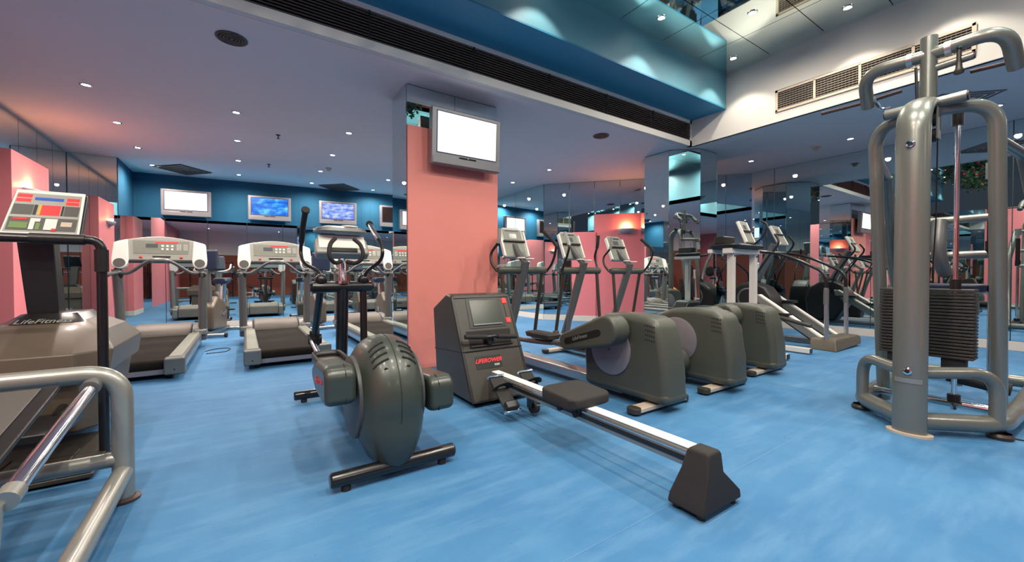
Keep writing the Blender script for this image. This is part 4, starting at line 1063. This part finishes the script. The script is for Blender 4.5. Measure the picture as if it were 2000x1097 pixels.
# ---- stair climber at the left edge
def make_stepper():
    t = thing('stair_climber', 'large taupe and black stair climber with tilted button console at the left edge', 'stair climber', (-1.0, 3.1, 0))
    # local = world - (-1.0, 3.1)
    pl = obj('base_platform', B((-.50, -.33, .012), (.38, .40, .036)), 'brown', t, bevel=.006)
    k = 0
    for ix in range(7):
        for iy in range(4):
            x = -.50+ix*.125; y = -.33+iy*.10
            obj('plank', B((x+.004, y+.004, .036), (x+.12, y+.096, .046)), 'brown', pl, bevel=.003, bseg=1)
    # faceted hood
    def q(x0, x1, y0, y1, z, c=.08):
        return [(x0+c, y0, z), (x1-c, y0, z), (x1, y0+c, z), (x1, y1, z), (x0, y1, z), (x0, y0+c, z)]
    lower = MB().loft([q(-.24, .27, .20, .95, .10), q(-.26, .30, .17, 1.0, .42)])
    obj('lower_body', lower, 'taupe', t, bevel=.012)
    hood = MB().loft([q(-.34, .33, .10, 1.05, .42, .12), q(-.36, .345, .12, 1.08, .56, .14), q(-.28, .27, .33, 1.0, .66, .10), q(-.18, .17, .50, .92, .72, .05)])
    hd = obj('hood', hood, 'taupe', t, bevel=.008, ang=20)
    obj('hood_crown', MB().loft([q(-.20, .19, .44, .95, .69, .05), q(-.12, .12, .55, .90, .765, .03)]), 'blackmetal', t, bevel=.006)
    text('logo', 'LifeFitness', .058, 'consilver', hd, frame((.0, .475, .725), (1, 0, 0), (0, .14, .09)), .25)
    obj('screw', MB().cyl((.12, .185, .22), (.12, .20, .22), .006, 8), 'dark', hd)
    cl = MB().loft([[(-.10, .60, .70), (.035, .60, .70), (.035, .74, .70), (-.10, .74, .70)], [(-.13, .55, 1.24), (.025, .55, 1.24), (.025, .66, 1.24), (-.13, .66, 1.24)]])
    obj('column', cl, 'black', t, bevel=.012)
    # handrail frame
    hr = fillet([(.36, -.03, .03), (.36, -.03, 1.19), (-.36, -.03, 1.19), (-.36, -.03, .03)], .055, 7)
    obj('handrail', MB().tube(hr, .023, 14), 'blackmetal', t)
    for s in (-1, 1):
        obj('rail_sleeve', MB().tube([(s*.36, -.03, 1.02), (s*.36, -.03, 1.14)], .030, 14), 'black', t)
        obj('rail_sleeve', MB().tube([(s*.10, -.03, 1.19), (s*.30, -.03, 1.19)], .028, 14), 'black', t)
        obj('step_pedal', B((s*.15-.10, -.28, .20 if s > 0 else .30), (s*.15+.10, .10, .25 if s > 0 else .35)), 'black', t, bevel=.012)
        obj('pedal_arm', MB().tube([(s*.15, .05, .23 if s > 0 else .32), (s*.15, .45, .30)], .025, 10), 'blackmetal', t)
    # console
    F = frame((.025, .36, 1.235), (1, 0, 0), (0, .20, .29)); L_ = math.hypot(.20, .29); w = .165
    cs = obj('console', oriented(MB().prism([(-w, 0), (w, 0), (w*.93, L_), (-w*.93, L_)], -.06, -.004, 'z'), F), 'black', t, bevel=.02, bseg=3)
    obj('console_rim', oriented(MB().prism([(-w+.008, .008), (w-.008, .008), (w*.93-.008, L_-.006), (-w*.93+.008, L_-.006)], -.01, .0, 'z'), F), 'conwhite', cs, bevel=.008, bseg=3)
    obj('console_face', oriented(MB().prism([(-w+.018, .018), (w-.018, .018), (w*.93-.02, L_-.035), (-w*.93+.02, L_-.035)], .0, .002, 'z'), F), 'consilver', cs)
    def pr(nm, x0, y0, x1, y1, m_, z=.004): obj(nm, oriented(B((x0*w, y0*L_, .001), (x1*w, y1*L_, z)), F), m_, cs, smooth=False)
    pr('panel_block', -.82, .42, -.34, .64, 'condark'); pr('panel_block', .44, .42, .82, .64, 'condark'); pr('panel_block', -.84, .08, .84, .36, 'condark', .003)
    pr('red_key', -.80, .80, -.44, .87, 'redglow'); pr('red_key', -.80, .70, -.44, .77, 'redglow')
    pr('red_key', .44, .76, .78, .83, 'redglow'); pr('red_key', .44, .67, .78, .74, 'redglow')
    pr('blue_strip', -.36, .75, .36, .81, 'blueprint'); pr('red_display', -.14, .42, .34, .64, 'redglow'); pr('yellow_strip', -.20, .42, -.14, .64, 'yellow')
    pr('side_gauge', -.32, .42, -.24, .64, 'black'); pr('side_gauge', .37, .42, .42, .64, 'black')
    pr('red_label', -.74, .30, -.40, .345, 'red', .005); pr('green_keypad', -.78, .12, -.36, .25, 'greenprint', .005)
    pr('white_key', -.32, .10, -.20, .34, 'whiteprint', .005); pr('white_key', -.20, .27, -.08, .34, 'whiteprint', .005); pr('green_key', -.16, .10, -.06, .24, 'greenprint', .005)
    pr('white_key', .04, .10, .34, .34, 'whiteprint', .005); pr('red_key', .24, .075, .35, .13, 'red', .006); pr('cream_key', .44, .18, .72, .28, 'cream_metal', .005)
    return t
make_stepper()

# ---- silver framed bench machine cut by the lower-left corner
def make_bench():
    t = thing('silver_frame_bench', 'silver tube exercise bench frame with grey board and chrome rod, lower left corner', 'exercise bench', (-.45, 2.44, 0))
    r = .038
    hp = fillet([(-1.30, 0, .575), (0, 0, .575), (0, 0, .02)], .13, 10)
    obj('arch_tube', MB().tube(hp, r, 20), 'silver', t)
    hp2 = [(-1.30, 0, .02), (-1.30, 0, .575)]
    obj('outer_leg', MB().tube(hp2, r, 16), 'silver', t)
    for x in (0, -1.30): obj('floor_pad', MB().lathe([(.0005, 0), (.055, 0), (.058, .012), (.04, .02)], (x, 0, 0), 20), 'bronze', t)
    obj('cross_tube', MB().tube([(-.02, -.0, .19), (-1.28, -.0, .19)], .032, 16), 'silver', t)
    obj('floor_tube', MB().tube([(.0, -.02, .13), (.0, -.95, .10)], .036, 16), 'silver', t)
    obj('floor_tube', MB().tube([(-1.30, -.02, .13), (-1.30, -.95, .10)], .036, 16), 'silver', t)
    rod = obj('chrome_rod', MB().tube([(-.085, -.03, .535), (-.085, -.78, .40)], .023, 18), 'chrome', t)
    obj('rod_socket', MB().tube([(-.085, -.01, .54), (-.085, -.075, .528)], .032, 16), 'silverdk', rod)
    obj('rod_clamp', MB().tube([(-.085, -.75, .405), (-.085, -.80, .396)], .028, 16), 'silver', rod)
    obj('rod_post', MB().tube([(-.10, -.80, .39), (-.11, -.84, .10)], .014, 12), 'silver', t)
    a = math.atan2(.14, .6); R_ = Matrix.Rotation(a, 3, 'X'); c = Vector((-.60, -.45, .475))
    bd = obj('bench_board', MB().box((-.95, -.80, .455), (-.165, -.07, .475), rot=R_, piv=c), 'black', t, bevel=.008)
    obj('board_mat', MB().box((-.92, -.79, .475), (-.21, -.10, .481), rot=R_, piv=c), 'padgrey', bd, bevel=.003)
    for x in (-.32, -.42):
        p = R_ @ (Vector((x, -.14, .483))-c)+c; obj('bolt', MB().sphere(p, .006, 8, (1, 1, .5)), 'chrome', bd)
    for dy, z in ((-.14, .52), (-.20, .50)):
        obj('roller', MB().cyl((-.56, dy, z), (-.50, dy, z), .022, 14), 'black', t)
    obj('rear_foot', MB().loft([rr_xy(-.13, -.04, -.88, -.78, .04, z) for z in (.05, .11)]), 'conwhite', t, bevel=.02)
    return t
make_bench()

# ---- upright exercise bikes between treadmills and mirror
def make_bike(label, loc, rz=0):
    t = thing('exercise_bike', label, 'exercise bike', loc, rz, 'exercise bikes by the far mirror')
    for y in (-.45, .55):
        f_ = obj('foot_bar', MB().cyl((-.25, y, .04), (.25, y, .04), .03, 14), 'steel', t)
        for s in (-1, 1): obj('end_cap', MB().cyl((s*.25, y, .04), (s*.29, y, .04), .036, 14), 'black', f_)
    obj('base_beam', B((-.04, -.45, .04), (.04, .55, .10)), 'silverdk', t, bevel=.01)
    obj('drive_housing', MB().prism([(-.15, .08), (-.18, .35), (-.02, .58), (.28, .66), (.50, .50), (.52, .12)], -.09, .09, 'x'), 'taupe', t, bevel=.04, bseg=3)
    for s in (-1, 1):
        c_ = obj('crank', MB().tube([(s*.10, .12, .33), (s*.13, .12+s*.13, .33-s*.08)], .014, 8), 'chrome', t)
        obj('pedal', B((s*.19-.05, .12+s*.13-.04, .33-s*.08-.012), (s*.19+.05, .12+s*.13+.04, .33-s*.08+.012)), 'black', c_, bevel=.005)
    obj('seat_post', MB().tube([(0, -.10, .35), (0, -.20, .85)], .028, 12), 'chrome', t)
    obj('saddle', MB().loft([[(x*1.0, y-.22, z) for x, y, z in rr_xy(-.12*k, .12*k, -.10, .16, .05, .85+.05*i)] for i, k in enumerate((.7, 1, .8))]), 'navy', t, bevel=.015)
    obj('front_post', MB().tube([(0, .38, .55), (0, .46, 1.12)], .04, 12), 'silverdk', t)
    obj('console', MB().prism([(.36, 1.12), (.46, 1.42), (.54, 1.40), (.54, 1.08)], -.15, .15, 'x'), 'navy', t, bevel=.025, bseg=3)
    for s in (-1, 1):
        obj('handlebar', MB().tube(spline([(0, .44, 1.06), (s*.18, .40, 1.06), (s*.24, .25, 1.10), (s*.23, .12, 1.18)], 6), .016, 10), 'silver', t)
    return t
bk = make_bike('upright exercise bike with navy console, between the left and middle treadmills', (-.36, 8.55, 0), PI*.92)
dup(bk, (1.12, 8.6, 0), 'upright exercise bike with navy console, between the middle and right treadmills', PI*1.05)
dup(bk, (2.42, 8.6, 0), 'upright exercise bike with navy console, beside the pink pillar', PI*1.0)

# ---- things behind the photographer, seen in the mirrors
def make_bench_press(label, loc, rz):
    t = thing('weight_bench', label, 'weight bench', loc, rz, 'weight benches seen in the mirrors')
    obj('bench_pad', MB().loft([rr_xy(-.14, .14, -.6, .6, .05, z) for z in (.42, .49)]), 'navy', t, bevel=.015)
    for y in (-.45, .45):
        obj('leg', MB().tube(fillet([(-.28, y, .03), (-.05, y, .06), (-.05, y, .42)], .05, 4), .025, 10).tube(fillet([(.28, y, .03), (.05, y, .06), (.05, y, .42)], .05, 4), .025, 10), 'whitemetal', t)
    for s in (-1, 1):
        obj('rack_post', MB().tube([(s*.40, .62, .0), (s*.40, .70, 1.15)], .03, 10), 'whitemetal', t)
        for k, R_ in enumerate((.20, .17, .12)):
            obj('weight_disc', MB().cyl((s*(.62+k*.045), .66, 1.12), (s*(.655+k*.045), .66, 1.12), R_, 24), 'plate', t, bevel=.006)
    obj('bar', MB().cyl((-.85, .66, 1.12), (.85, .66, 1.12), .014, 12), 'chrome', t)
    obj('rack_beam', MB().cyl((-.40, .63, .25), (.40, .63, .25), .025, 10), 'whitemetal', t)
    return t
wb = make_bench_press('navy padded weight bench with loaded bar behind the camera, left, seen in the mirror', (.4, -2.4, 0), 0)
dup(wb, (3.0, -2.5, 0), 'navy padded weight bench with loaded bar behind the camera, right, seen in the mirror', .15)
dup(bk, (5.4, -2.6, 0), 'exercise bike behind the camera reflected in the right mirror', .4)
dup(bk, (-1.2, -1.4, 0), 'exercise bike behind the camera reflected near the left wall', .2)
def rack():
    t = thing('ball_rack', 'open black shelf rack standing at the rear wall, seen in the mirror', 'rack', (-.9, -3.9, 0))
    for x in (-.5, .5):
        for y in (-.2, .2): obj('post', B((x-.02, y-.02, 0), (x+.02, y+.02, 1.6)), 'blackmetal', t)
    for z in (.2, .65, 1.1, 1.55): obj('shelf', B((-.5, -.2, z), (.5, .2, z+.03)), 'blackmetal', t, bevel=.003)
rack()
def ball(name, lab, loc, r, m_):
    t = thing(name, lab, 'ball', loc)
    b_ = obj('ball_skin', MB().sphere((0, 0, r), r, 28), m_, t)
    for k in (-.5, 0, .5): obj('rib', MB().tube([(r*math.cos(math.asin(k))*1.002*math.cos(a), r*math.cos(math.asin(k))*1.002*math.sin(a), r+r*k) for a in [2*PI*j/32 for j in range(32)]], .004, 5, closed=True), m_, b_)
ball('exercise_ball', 'yellow exercise ball on the rear rack, seen in the mirror', (-1.1, -3.9, 1.585), .17, 'yellowball')
ball('exercise_ball', 'large orange exercise ball at the rear, seen in the right mirror', (2.2, -1.0, 0), .33, 'orange')
# planting hung under the recess ceiling, seen in the right mirror
pl = thing('hanging_greenery', 'trough of green leaves and red flowers hanging under the recess ceiling', 'plants', (.6, 2.25, 3.52))
obj('trough', B((-1.6, -.12, 0), (1.6, .12, .10)), 'brown', pl, bevel=.01)
lf = MB()
for k in range(1500):
    c = Vector((random.uniform(-1.65, 1.65), random.gauss(0, .16), random.uniform(-.12, .32)))
    d = Vector((random.gauss(0, 1), random.gauss(0, 1), random.gauss(0, .6))).normalized(); n = d.cross(Vector((random.gauss(0, 1), random.gauss(0, 1), random.gauss(0, 1)))).normalized()
    l = random.uniform(.05, .10); w = l*.35
    lf.add([c, c+d*l*.5+n*w, c+d*l, c+d*l*.5-n*w], [(0, 1, 2, 3)])
o = obj('foliage', lf, 'leaf', pl, smooth=False, fix=False); o['kind'] = 'stuff'
fl_ = MB()
for k in range(60): fl_.sphere((random.uniform(-1.6, 1.6), random.gauss(0, .2), random.uniform(-.1, .3)), .035, 6)
o = obj('flower', fl_, 'flower', pl); o['kind'] = 'stuff'
